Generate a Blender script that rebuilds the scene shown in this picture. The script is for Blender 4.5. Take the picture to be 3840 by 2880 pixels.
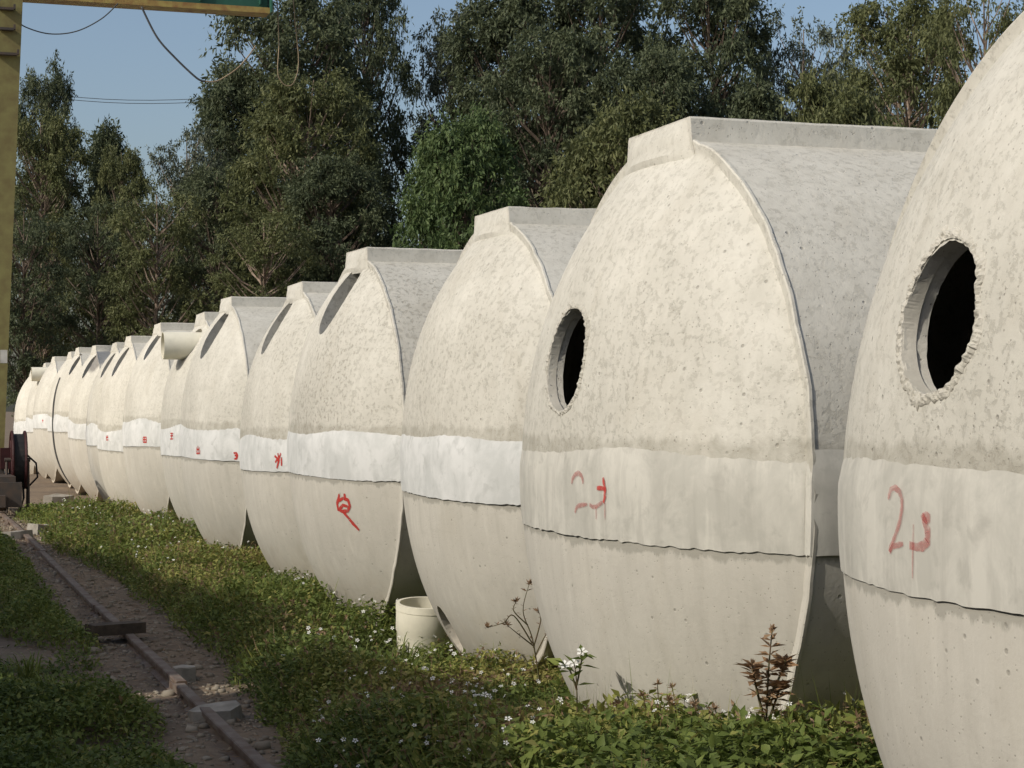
import bpy, bmesh, math, random
import numpy as np
from mathutils import Vector, Matrix, noise as mnoise

# ------------------------------------------------------------------ clear
for o in list(bpy.data.objects):
    bpy.data.objects.remove(o)
SC = bpy.context.scene
COL = SC.collection

# ------------------------------------------------------------------ camera
FPX, CX, CY = 7225.0, 1920.0, 1440.0          # focal length / centre in photograph pixels
TH = math.atan((1920 + 407) / FPX)            # view direction right of the row direction (+Y)
PH = math.atan((1525 - 1440) / FPX)           # tilt upwards
CAM = Vector((0, 0, 1.5175))
cam_d = bpy.data.cameras.new('camera')
cam_o = bpy.data.objects.new('camera', cam_d)
COL.objects.link(cam_o)
cam_d.sensor_width = 36.0
cam_d.lens = 36.0 * FPX / 3840.0
cam_d.clip_end = 2000
cam_o.location = CAM
cam_o.rotation_euler = (math.pi / 2 + PH, 0, -TH)
SC.camera = cam_o

# ------------------------------------------------------------------ world, sun, exposure
SUN = Vector((-0.79, -0.23, 0.565)).normalized()
ELEV = math.asin(SUN.z)
w = bpy.data.worlds.new('World')
SC.world = w
w.use_nodes = True
nt = w.node_tree
bg = nt.nodes['Background']
sky = nt.nodes.new('ShaderNodeTexSky')
sky.sky_type = 'NISHITA'
sky.sun_disc = False
sky.sun_elevation = ELEV
sky.sun_rotation = math.atan2(SUN.x, SUN.y)
sky.air_density = 1.0
sky.dust_density = 3.0
sky.ozone_density = 1.2
nt.links.new(sky.outputs[0], bg.inputs[0])
bg.inputs[1].default_value = 0.135
sun_d = bpy.data.lights.new('sun', 'SUN')
sun_d.energy = 3.4
sun_d.angle = math.radians(0.5)
sun_d.color = (1.0, 0.945, 0.85)
sun_o = bpy.data.objects.new('sun', sun_d)
COL.objects.link(sun_o)
sun_o.rotation_euler = (-SUN).to_track_quat('-Z', 'Y').to_euler()
sun_o.location = (-20, -10, 30)
vs = SC.view_settings
vs.view_transform = 'Standard'
vs.look = 'None'
vs.gamma = 1
vs.use_curve_mapping = False
vs.exposure = -0.08
SC.cycles.max_bounces = 5
SC.cycles.diffuse_bounces = 3
SC.cycles.glossy_bounces = 2
SC.cycles.transmission_bounces = 3
SC.cycles.transparent_max_bounces = 6

# ------------------------------------------------------------------ pixel helpers
RIGHT = Vector((math.cos(TH), -math.sin(TH), 0))
FWD = Vector((math.sin(TH) * math.cos(PH), math.cos(TH) * math.cos(PH), math.sin(PH)))
UP = RIGHT.cross(FWD)


def ray(u, v):
    return (RIGHT * ((u - CX) / FPX) + UP * ((CY - v) / FPX) + FWD)


def on_z(u, v, z=0.0):
    d = ray(u, v)
    return CAM + d * ((z - CAM.z) / d.z)


def on_y(u, v, y):
    d = ray(u, v)
    return CAM + d * (y / d.y)


def on_x(u, v, x):
    d = ray(u, v)
    return CAM + d * (x / d.x)


# ------------------------------------------------------------------ object helpers
def tag(o, label=None, cat=None, group=None, kind=None):
    if label: o['label'] = label
    if cat: o['category'] = cat
    if group: o['group'] = group
    if kind: o['kind'] = kind
    return o


def empty(name, loc=(0, 0, 0), rz=0.0):
    o = bpy.data.objects.new(name, None)
    o.empty_display_size = 0.2
    COL.objects.link(o)
    o.location = loc
    o.rotation_euler = (0, 0, rz)
    return o


def link(name, me, mats, parent=None, smooth=False):
    o = bpy.data.objects.new(name, me)
    COL.objects.link(o)
    if mats is not None:
        if not isinstance(mats, (list, tuple)):
            mats = [mats]
        if not me.materials:
            for m in mats:
                me.materials.append(m)
    if smooth:
        me.polygons.foreach_set('use_smooth', [True] * len(me.polygons))
    if parent is not None:
        o.parent = parent
    return o


def mesh_np(name, verts, faces, var=None):
    """verts (N,3), faces (M,k) numpy -> mesh; var: one float per face"""
    verts = np.asarray(verts, dtype=np.float32)
    faces = np.asarray(faces, dtype=np.int32)
    k = faces.shape[1]
    me = bpy.data.meshes.new(name)
    me.vertices.add(len(verts))
    me.vertices.foreach_set('co', verts.ravel())
    me.loops.add(faces.size)
    me.loops.foreach_set('vertex_index', faces.ravel())
    me.polygons.add(len(faces))
    me.polygons.foreach_set('loop_start', np.arange(0, faces.size, k, dtype=np.int32))
    me.polygons.foreach_set('loop_total', np.full(len(faces), k, dtype=np.int32))
    me.update(calc_edges=True)
    if var is not None:
        a = me.attributes.new('var', 'FLOAT', 'FACE')
        a.data.foreach_set('value', np.asarray(var, dtype=np.float32))
    return me


class MB:
    """collects boxes, tubes and strips into one mesh"""
    def __init__(self):
        self.v, self.f = [], []

    def add(self, vs_, fs_):
        n = len(self.v)
        self.v += [tuple(p) for p in vs_]
        self.f += [tuple(i + n for i in f) for f in fs_]

    def box(self, c, s, rot=None):
        hx, hy, hz = s[0] / 2, s[1] / 2, s[2] / 2
        ps = [Vector((x * hx, y * hy, z * hz)) for x in (-1, 1) for y in (-1, 1) for z in (-1, 1)]
        if rot is not None:
            ps = [rot @ p for p in ps]
        c = Vector(c)
        self.add([c + p for p in ps], [(0, 1, 3, 2), (4, 6, 7, 5), (0, 4, 5, 1), (2, 3, 7, 6), (0, 2, 6, 4), (1, 5, 7, 3)])

    def tube(self, pts, rads, n=8, cap=True):
        pts = [Vector(p) for p in pts]
        if not isinstance(rads, (list, tuple)):
            rads = [rads] * len(pts)
        base = len(self.v)
        prev = None
        for i, p in enumerate(pts):
            d = (pts[min(i + 1, len(pts) - 1)] - pts[max(i - 1, 0)])
            d.normalize()
            if prev is None:
                a = d.cross(Vector((0.3, 0.2, 1)))
                if a.length < 1e-3:
                    a = d.cross(Vector((1, 0, 0)))
            else:
                a = prev - d * prev.dot(d)
            a.normalize()
            prev = a
            b = d.cross(a)
            for k in range(n):
                t = 2 * math.pi * k / n
                self.v.append(tuple(p + (a * math.cos(t) + b * math.sin(t)) * rads[i]))
        for i in range(len(pts) - 1):
            for k in range(n):
                k2 = (k + 1) % n
                self.f.append((base + i * n + k, base + i * n + k2, base + (i + 1) * n + k2, base + (i + 1) * n + k))
        if cap:
            self.f.append(tuple(base + k for k in reversed(range(n))))
            self.f.append(tuple(base + (len(pts) - 1) * n + k for k in range(n)))

    def build(self, name, mat, parent=None, smooth=False):
        me = bpy.data.meshes.new(name)
        me.from_pydata(self.v, [], self.f)
        me.update()
        return link(name, me, mat, parent, smooth)


def vnoise(x, y, scale, seed=0):
    """vectorised 2-D value noise, 0..1"""
    x = np.asarray(x, float) * scale + 137.3 * (seed + 1)
    y = np.asarray(y, float) * scale + 71.7 * (seed + 1)
    xi, yi = np.floor(x), np.floor(y)
    xf, yf = x - xi, y - yi
    xf, yf = xf * xf * (3 - 2 * xf), yf * yf * (3 - 2 * yf)

    def h(a, b):
        s = np.sin(a * 127.1 + b * 311.7 + seed * 17.17) * 43758.5453
        return s - np.floor(s)
    return (h(xi, yi) * (1 - xf) + h(xi + 1, yi) * xf) * (1 - yf) + (h(xi, yi + 1) * (1 - xf) + h(xi + 1, yi + 1) * xf) * yf


def fbm(x, y, scale, seed=0, oct=3):
    s, a, t = 0, 1.0, 0
    for i in range(oct):
        s = s + a * vnoise(x, y, scale * 2 ** i, seed + i)
        t += a
        a *= .5
    return s / t


# ------------------------------------------------------------------ node helpers
class NT:
    def __init__(self, name):
        self.m = bpy.data.materials.new(name)
        self.m.use_nodes = True
        self.t = self.m.node_tree
        self.b = self.t.nodes['Principled BSDF']
        self.out = self.t.nodes['Material Output']
        self.b.inputs['Specular IOR Level'].default_value = 0.25

    def n(self, typ, **kw):
        nd = self.t.nodes.new(typ)
        for k, v in kw.items():
            setattr(nd, k, v)
        return nd

    def l(self, a, b):
        self.t.links.new(a, b)

    def inp(self, nd, key, val):
        if hasattr(val, 'is_output') or isinstance(val, bpy.types.NodeSocket):
            self.l(val, nd.inputs[key])
        else:
            nd.inputs[key].default_value = val

    def mapping(self, scale=(1, 1, 1), rnd=True, coord='Object'):
        tc = self.n('ShaderNodeTexCoord')
        mp = self.n('ShaderNodeMapping')
        self.l(tc.outputs[coord], mp.inputs['Vector'])
        mp.inputs['Scale'].default_value = scale
        if rnd:
            oi = self.n('ShaderNodeObjectInfo')
            mu = self.n('ShaderNodeVectorMath', operation='SCALE')
            cb = self.n('ShaderNodeCombineXYZ')
            for i in range(3):
                self.l(oi.outputs['Random'], cb.inputs[i])
            self.l(cb.outputs[0], mu.inputs[0])
            mu.inputs['Scale'].default_value = 57.0
            self.l(mu.outputs[0], mp.inputs['Location'])
        return mp.outputs[0]

    def noise(self, vec, scale, detail=4, rough=.55, dist=0.0):
        nd = self.n('ShaderNodeTexNoise')
        self.l(vec, nd.inputs['Vector'])
        nd.inputs['Scale'].default_value = scale
        nd.inputs['Detail'].default_value = detail
        nd.inputs['Roughness'].default_value = rough
        nd.inputs['Distortion'].default_value = dist
        return nd.outputs['Fac']

    def ramp(self, fac, p0, p1, v0=0.0, v1=1.0):
        nd = self.n('ShaderNodeMapRange')
        self.l(fac, nd.inputs['Value'])
        nd.inputs['From Min'].default_value = p0
        nd.inputs['From Max'].default_value = p1
        nd.inputs['To Min'].default_value = v0
        nd.inputs['To Max'].default_value = v1
        return nd.outputs[0]

    def math(self, op, a, b=None, c=None):
        nd = self.n('ShaderNodeMath', operation=op)
        self.inp(nd, 0, a)
        if b is not None: self.inp(nd, 1, b)
        if c is not None: self.inp(nd, 2, c)
        return nd.outputs[0]

    def mix(self, fac, a, b, mode='MIX'):
        nd = self.n('ShaderNodeMix', data_type='RGBA', blend_type=mode)
        self.inp(nd, 'Factor', fac)
        for k, val in ((6, a), (7, b)):
            if isinstance(val, bpy.types.NodeSocket):
                self.l(val, nd.inputs[k])
            else:
                nd.inputs[k].default_value = (*val, 1) if len(val) == 3 else val
        return nd.outputs[2]

    def attr(self, name, typ='GEOMETRY'):
        nd = self.n('ShaderNodeAttribute', attribute_type=typ, attribute_name=name)
        return nd.outputs['Fac']

    def bump(self, h, strength, dist=0.01, prev=None):
        nd = self.n('ShaderNodeBump')
        self.l(h, nd.inputs['Height'])
        nd.inputs['Strength'].default_value = strength
        nd.inputs['Distance'].default_value = dist
        if prev is not None:
            self.l(prev, nd.inputs['Normal'])
        return nd.outputs[0]

    def color(self, c):
        self.inp(self.b, 'Base Color', c if isinstance(c, bpy.types.NodeSocket) else (*c, 1))

    def rough(self, r):
        self.inp(self.b, 'Roughness', r)

    def normal(self, nrm):
        self.l(nrm, self.b.inputs['Normal'])


def simple(name, c, rough=.7, c2=None, scale=8, metal=0.0, bump=0.0):
    m = NT(name)
    v = m.mapping(rnd=True)
    nz = m.noise(v, scale, 5)
    c2 = c2 or tuple(x * .72 for x in c)
    m.color(m.mix(m.ramp(nz, .35, .68), c, c2))
    m.rough(rough)
    m.b.inputs['Metallic'].default_value = metal
    if bump:
        m.normal(m.bump(m.noise(v, scale * 6, 4), bump, .004))
    return m.m


# ------------------------------------------------------------------ concrete materials
ZT, ZB = 0.135, -0.19            # mortar band: top and bottom height about the tank's middle


def concrete(name, upper):
    m = NT(name)
    v = m.mapping()
    vz = m.mapping(scale=(1, 1, .12))
    tone = m.attr('tone', 'OBJECT')
    sp = m.n('ShaderNodeSeparateXYZ')
    tc = m.n('ShaderNodeTexCoord')
    m.l(tc.outputs['Object'], sp.inputs[0])
    z = m.math('SUBTRACT', sp.outputs['Z'], 1.25)
    big = m.noise(v, 1.7, 5, .6)
    mid = m.noise(v, 9, 7, .65, .4)
    fine = m.noise(v, 60, 4, .6)
    flake = m.noise(v, 34, 6, .72, .25)
    streak = m.noise(vz, 16, 5, .6)
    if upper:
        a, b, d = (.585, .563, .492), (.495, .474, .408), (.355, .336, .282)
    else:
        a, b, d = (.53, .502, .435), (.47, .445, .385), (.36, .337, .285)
    c = m.mix(m.ramp(big, .35, .65), a, b)
    c = m.mix(m.ramp(mid, .42, .70, 0, .85), c, b)
    # worn patches where the surface film has flaked
    fl = m.math('MULTIPLY', m.ramp(flake, .52 if upper else .57, .59 if upper else .68), m.ramp(big, .36, .60, .35 if upper else .05, 1.0 if upper else .6))
    fl = m.math('MULTIPLY', fl, m.attr('fleck', 'OBJECT'))
    c = m.mix(fl, c, d)
    c = m.mix(m.ramp(streak, .52, .78, 0, .45 if not upper else .30), c, d)
    c = m.mix(m.ramp(streak, .44, .25, 0, .35), c, (.66, .63, .55))
    # broad dull stains and faint pour lines
    stn = m.noise(m.mapping(scale=(1, 1, .5)), 3.2, 5, .6, .6)
    c = m.mix(m.ramp(stn, .54, .74, 0, .38), c, (.43, .395, .32))
    pour = m.noise(m.mapping(scale=(.35, .35, 3.0)), 5.0, 4, .6, .3)
    c = m.mix(m.ramp(pour, .60, .72, 0, .22), c, d)
    # air pits
    vo = m.n('ShaderNodeTexVoronoi')
    m.l(v, vo.inputs['Vector'])
    vo.inputs['Scale'].default_value = 26
    pitsel = m.ramp(vo.outputs['Color'], .74, .78)
    pit = m.math('MULTIPLY', m.ramp(vo.outputs['Distance'], .20, .10), pitsel)
    vo2 = m.n('ShaderNodeTexVoronoi')
    m.l(v, vo2.inputs['Vector'])
    vo2.inputs['Scale'].default_value = 70
    pit2 = m.math('MULTIPLY', m.ramp(vo2.outputs['Distance'], .22, .12), m.ramp(vo2.outputs['Color'], .6, .66))
    c = m.mix(m.math('MULTIPLY', pit, .6), c, (.25, .235, .195))
    c = m.mix(m.math('MULTIPLY', pit2, .55), c, (.24, .22, .18))
    # damp / smeared mortar line next to the band, with an uneven edge
    en = m.ramp(m.noise(m.mapping(scale=(1, 1, .35)), 9, 7, .7), .3, .7, -.025, .03)
    if upper:
        e = m.math('SUBTRACT', z, m.math('ADD', en, m.math('ADD', m.attr('edge', 'OBJECT'), .022)))
        band = m.ramp(e, .012, -.012)
        c = m.mix(m.math('MULTIPLY', m.math('MULTIPLY', band, m.ramp(mid, .32, .62, .25, 1.0)), .6), c, (.29, .27, .215))
    else:
        e = m.math('SUBTRACT', z, m.math('SUBTRACT', m.math('SUBTRACT', m.attr('edge', 'OBJECT'), .022), en))
        band = m.ramp(e, -.008, .004)
        c = m.mix(m.math('MULTIPLY', band, .8), c, (.31, .295, .25))
    # soil splashed up at the foot
    if not upper:
        soil = m.ramp(m.math('ADD', z, m.ramp(mid, .3, .7, -.12, .12)), -.75, -1.2, 0, .5)
        c = m.mix(soil, c, (.36, .29, .205))
    hsv = m.n('ShaderNodeHueSaturation')
    m.l(c, hsv.inputs['Color'])
    m.l(m.math('ADD', tone, 1.0), hsv.inputs['Value'])
    m.color(hsv.outputs[0])
    m.rough(.92)
    h = m.math('ADD', m.math('MULTIPLY', mid, .5), m.math('MULTIPLY', fine, .16))
    h = m.math('SUBTRACT', h, m.math('MULTIPLY', fl, .16))
    h = m.math('SUBTRACT', h, m.math('MULTIPLY', m.math('MAXIMUM', pit, m.math('MULTIPLY', pit2, .5)), .5))
    m.normal(m.bump(h, .55 if upper else .38, .012))
    return m.m


M = {}
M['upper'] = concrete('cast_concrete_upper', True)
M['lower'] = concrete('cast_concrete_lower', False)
M['ridge'] = simple('ridge_concrete', (.50, .475, .41), .92, (.40, .38, .32), 7, bump=.5)


def mortar(name, a, b, d, wet, run):
    m = NT(name)
    v = m.mapping()
    vz = m.mapping(scale=(1, 1, .16))
    tr = m.noise(v, 4.5, 7, .66, .4)
    st = m.noise(vz, 15, 5, .6)
    fi = m.noise(v, 40, 4)
    c = m.mix(m.ramp(tr, .40, .60), a, b)
    c = m.mix(m.ramp(st, .50, .64, 0, run), c, d)
    c = m.mix(m.ramp(m.noise(v, 11, 6, .65, .5), .54, .68, 0, wet), c, d)
    c = m.mix(m.ramp(st, .42, .30, 0, run * 1.2), c, tuple(min(1, x * 1.16) for x in a))
    m.color(c)
    m.rough(.85)
    h = m.math('ADD', m.math('MULTIPLY', tr, .6), m.math('MULTIPLY', fi, .1))
    m.normal(m.bump(h, .22, .006))
    return m.m


M['band_old'] = mortar('mortar_band_grey', (.55, .53, .465), (.45, .435, .38), (.36, .345, .30), .6, .45)
M['band_white'] = mortar('mortar_band_white', (.63, .63, .605), (.52, .525, .50), (.41, .415, .39), .6, .14)


def redpaint(name, c, cover):
    m = NT(name)
    v = m.mapping()
    m.color(c)
    m.rough(.8)
    tr = m.n('ShaderNodeBsdfTransparent')
    mx = m.n('ShaderNodeMixShader')
    m.l(m.ramp(m.noise(v, 55, 4, .7), .50, .72, cover, cover * .35), mx.inputs[0])
    m.l(tr.outputs[0], mx.inputs[1])
    m.l(m.b.outputs[0], mx.inputs[2])
    m.l(mx.outputs[0], m.out.inputs['Surface'])
    return m.m


M['red'] = redpaint('red_spray_paint', (.47, .04, .03), .88)
M['red_mid'] = redpaint('red_spray_paint_worn', (.52, .05, .04), .75)
M['red_faded'] = redpaint('red_spray_paint_faded', (.45, .07, .06), .4)


def pvc(name, c):
    m = NT(name)
    v = m.mapping()
    c0 = m.mix(m.ramp(m.noise(v, 9, 5), .45, .75, 0, .35), c, tuple(x * .6 for x in c))
    m.color(c0)
    m.rough(.55)
    m.normal(m.bump(m.noise(v, 30, 4), .12, .004))
    return m.m


M['pvc'] = pvc('cream_plastic', (.76, .72, .58))


# ------------------------------------------------------------------ tank geometry
R, DD, PP = 1.25, 0.31 * 1.25, 2.8
CYL = 4.2
WALL = 0.062


RD = .968 * R                  # the dome starts inside a narrow flat rim


def dome_x(r):
    return -DD * (1 - (np.minimum(r, RD) / RD) ** PP)


# name, along the row (in R), across (in R), height offset (in R)
TANKS = dict(A=(2.75, 1.985, 0), B=(5.273, 2.155, 0), C=(7.754, 2.405, 0), D=(9.916, 2.33, 0), E=(12.1, 2.45, -.04),
             F=(14.274, 2.365, -.015), G=(16.5, 2.52, -.024), H=(18.7, 2.44, -.024), I=(20.9, 2.415, -.07),
             J=(23.1, 2.51, -.07), K=(25.3, 2.485, -.035), L=(27.5, 2.475, 0), P=(29.6, 2.55, 0), Q=(31.9, 2.49, -.015),
             S=(34.2, 2.525, -.07), T=(36.9, 2.485, -.14))


def tank_frame(k):
    s, l, dz = TANKS[k]
    return Vector((l * R, s * R, R + dz * R))     # centre of the rim circle


def hit(k, u, v, off=0.0):
    """pixel -> point of tank k's dome, in the tank's own frame (x axial, y row, z from middle)"""
    c = tank_frame(k)
    d = ray(u, v)
    o = CAM - c

    def F(t):
        p = o + d * t
        r = math.hypot(p.y, p.z)
        return p.x - (float(dome_x(r)) - off), p, r
    best = None
    t0 = max(1.0, c.y - 3)
    prev = F(t0)[0]
    st = 0.02
    t = t0
    while t < c.y + 4:
        t += st
        f_, p, r = F(t)
        if prev < 0 <= f_ and r <= R * 1.02:
            a, b = t - st, t
            for _ in range(30):
                mi = (a + b) / 2
                if F(mi)[0] < 0: a = mi
                else: b = mi
            return F(b)[1]
        prev = f_
    # grazing: take the closest approach
    return None


def dome_normal(y, z):
    r = max(1e-4, math.hypot(y, z))
    s = DD * PP * (r / RD) ** (PP - 1) / RD if r < RD else 0.0
    return Vector((-1, s * y / r, s * z / r)).normalized()


def shell(name, upper, seed, parent, mat, hi, tone, edge, fleck, thin, holes=()):
    """half tank: closed solid between an outer and an inner surface, with dome ends"""
    nphi = 72 if hi else 40
    nd = 30 if hi else 16
    rr = np.concatenate([np.linspace(0, .9, nd), np.linspace(.92, .968, 5 if hi else 3), [.975, 1.0]])
    prof_o = [(float(dome_x(np.array(q * R))), q * R) for q in rr[1:]]
    prof_o[-1] = (-.004, R - .004)
    prof_o += [(.000, R + .002), (.010, R + .002), (.016, R - .004)]
    prof_o += [(x, R - .004) for x in (0.3, 0.8, 1.4, 2.2, 3.0, CYL - .03)]
    back = [(CYL + DD * (1 - q ** PP), q * R) for q in np.linspace(.98, .1, 10)]
    prof_o += back
    ap_o = (-DD, CYL + DD)
    WALL = .062 if thin else .15
    k = (R - WALL) / R
    prof_i = [(float(-(DD) * (1 - q ** PP)) + WALL * .9, q * R * k) for q in np.linspace(.08, 1, 14)]
    prof_i += [(x, R - WALL) for x in (.8, 2.2, CYL - WALL)]
    prof_i += [(CYL - WALL * .9 + DD * (1 - q ** PP), q * R * k) for q in np.linspace(.95, .1, 8)]
    ap_i = (-DD + WALL * .9, CYL + DD - WALL * .9)
    sgn = 1 if upper else -1
    ph = np.linspace(0, math.pi, nphi + 1)
    V, Fc = [], []

    def surf(prof, aps, outer):
        base = len(V)
        for j, t in enumerate(ph):
            ct, st = math.cos(t), math.sin(t)
            for i, (x, r) in enumerate(prof):
                dx = dr = 0.0
                if outer:
                    n1 = mnoise.noise(Vector((x * 1.3 + seed, ct * r * 1.3, st * r * 1.3 + seed)))
                    am = .005 if x < -.01 else .0012
                    r2 = r + n1 * am * min(1, r / .3)
                    dx = n1 * -am
                    if -.02 < x < .026:      # uneven flash along the form seam
                        n2 = mnoise.noise(Vector((seed * 3.1, t * 14, 0))) + .6 * mnoise.noise(Vector((seed, t * 47, 3)))
                        r2 += .005 * n2
                        dx += .005 * n2
                    r = r2
                V.append((x + dx, ct * r, sgn * max(0, st * r)))
        a0 = len(V)
        V.append((aps[0], 0, 0))
        V.append((aps[1], 0, 0))
        n = len(prof)
        for j in range(len(ph) - 1):
            for i in range(n - 1):
                q = (base + j * n + i, base + j * n + i + 1, base + (j + 1) * n + i + 1, base + (j + 1) * n + i)
                Fc.append(q if (outer == upper) else q[::-1])
            q = (a0, base + j * n, base + (j + 1) * n)
            Fc.append(q if (outer == upper) else q[::-1])
            q = (a0 + 1, base + (j + 1) * n + n - 1, base + j * n + n - 1)
            Fc.append(q if (outer == upper) else q[::-1])
        return base, a0, n
    bo, ao, no = surf(prof_o, ap_o, True)
    bi, ai, ni = surf(prof_i, ap_i, False)
    J = len(ph) - 1
    ring_o = [bo + i for i in range(no)] + [ao + 1] + [bo + J * no + i for i in reversed(range(no))] + [ao]
    ring_i = [bi + i for i in range(ni)] + [ai + 1] + [bi + J * ni + i for i in reversed(range(ni))] + [ai]
    me = bpy.data.meshes.new(name)
    bm = bmesh.new()
    bv = [bm.verts.new(p) for p in V]
    for f_ in Fc:
        try: bm.faces.new([bv[i] for i in f_])
        except ValueError: pass
    # flange: stitch the two loops, apex to apex
    def strip(lo, li):
        i = j = 0
        while i < len(lo) - 1 or j < len(li) - 1:
            if j == len(li) - 1 or (i < len(lo) - 1 and (i + 1) / (len(lo) - 1) <= (j + 1) / (len(li) - 1)):
                tri = (lo[i], lo[i + 1], li[j]); i += 1
            else:
                tri = (lo[i], li[j + 1], li[j]); j += 1
            try: bm.faces.new([bv[q] for q in tri])
            except ValueError: pass
    strip([ao] + [bo + i for i in range(no)] + [ao + 1], [ai] + [bi + i for i in range(ni)] + [ai + 1])
    strip([ao] + [bo + J * no + i for i in range(no)] + [ao + 1], [ai] + [bi + J * ni + i for i in range(ni)] + [ai + 1])
    bmesh.ops.recalc_face_normals(bm, faces=bm.faces)
    for v_ in bm.verts:
        v_.co.z += R
    bm.to_mesh(me)
    bm.free()
    o = link(name, me, mat, parent, True)
    o['tone'] = tone
    o['edge'] = edge
    o['fleck'] = fleck
    for (hy, hz, hr, ratio, seed2) in holes:
        p = Vector((float(dome_x(np.array(math.hypot(hy, hz)))), hy, hz + R))
        nrm = dome_normal(hy, hz)
        cut = jag_cutter(p, nrm, hr, ratio, seed2)
        cut.parent = parent
        md = o.modifiers.new('cut', 'BOOLEAN')
        md.operation = 'DIFFERENCE'
        md.solver = 'EXACT'
        md.object = cut
        dg = bpy.context.evaluated_depsgraph_get()
        dg.update()
        me2 = bpy.data.meshes.new_from_object(o.evaluated_get(dg))
        o.modifiers.clear()
        o.data = me2
        bpy.data.objects.remove(cut)
    me = o.data
    # only the sharp turns stay sharp
    me.polygons.foreach_set('use_smooth', [True] * len(me.polygons))
    me.set_sharp_from_angle(angle=math.radians(38))
    return o


def basis(nrm):
    t = Vector((0, 0, 1)) - nrm * nrm.z
    t.normalize()
    return t, nrm.cross(t)


def jag_cutter(p, nrm, hr, ratio, seed):
    t, s = basis(nrm)
    n = 72
    vv = []
    levels = (-.32, -.14, -.06, .0, .18)
    for li, d in enumerate(levels):
        for k in range(n):
            a = 2 * math.pi * k / n
            q = hr * (1 + .03 * mnoise.noise(Vector((math.cos(a) * 1.5, math.sin(a) * 1.5, seed)))
                      + .035 * mnoise.noise(Vector((math.cos(a) * 7, math.sin(a) * 7, seed + d * 14))))
            if d < -.1:
                q *= .97
            vv.append(p + nrm * d + t * (q * math.cos(a) * ratio) + s * (q * math.sin(a)))
    fs = []
    for i in range(len(levels) - 1):
        for k in range(n):
            k2 = (k + 1) % n
            fs.append((i * n + k, i * n + k2, (i + 1) * n + k2, (i + 1) * n + k))
    fs.append(tuple(range(n))[::-1])
    fs.append(tuple((len(levels) - 1) * n + k for k in range(n)))
    me = bpy.data.meshes.new('cut')
    me.from_pydata([tuple(v_) for v_ in vv], [], fs)
    bm = bmesh.new(); bm.from_mesh(me)
    bmesh.ops.recalc_face_normals(bm, faces=bm.faces)
    bm.to_mesh(me); bm.free()
    o = bpy.data.objects.new('cut', me)
    COL.objects.link(o)
    return o


def hole_rim(parent, hy, hz, hr, ratio, seed, size, tone):
    """crumbled lip of mortar round a broken-out hole"""
    c = Vector((float(dome_x(np.array(math.hypot(hy, hz)))), hy, hz + R))
    nrm = dome_normal(hy, hz)
    t, s = basis(nrm)
    n, m_ = 260, 9
    V, F = [], []
    for k in range(n):
        a = 2 * math.pi * k / n
        n1 = mnoise.noise(Vector((math.cos(a) * 2, math.sin(a) * 2, seed)))
        n2 = mnoise.noise(Vector((math.cos(a) * 9, math.sin(a) * 9, seed + 4)))
        n4 = mnoise.noise(Vector((math.cos(a) * 31, math.sin(a) * 31, seed + 8)))
        wdt = size * (1.0 + .6 * n1 + .2 * n2 + .25 * n4) * (1.25 if math.sin(a) > .2 else .85)
        hgt = size * .20 * (1 + .3 * n2 + .2 * n4)
        q0 = hr * (1 - .015 + .03 * n1)
        for j in range(m_):
            f_ = j / (m_ - 1)
            rad = q0 + wdt * f_
            y0 = c + t * (rad * math.cos(a) * ratio) + s * (rad * math.sin(a))
            r_ = math.hypot(y0.y, y0.z - R)
            base = Vector((float(dome_x(np.array(r_))), y0.y, y0.z))
            n3 = mnoise.noise(base * 55) + .8 * mnoise.noise(base * 120)
            up = hgt * max(0, math.sin(math.pi * min(1, f_ * .9 + .12))) * (1 + 1.1 * n3) - (.004 if j == m_ - 1 else 0)
            if j == 0: up = -.03
            V.append(base + nrm * up)
    for k in range(n):
        for j in range(m_ - 1):
            k2 = (k + 1) % n
            F.append((k * m_ + j, k2 * m_ + j, k2 * m_ + j + 1, k * m_ + j + 1))
    me = bpy.data.meshes.new('hole_rim')
    me.from_pydata([tuple(p) for p in V], [], F)
    o = link('hole_rim', me, M['ridge'], parent, False)
    return o


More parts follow.
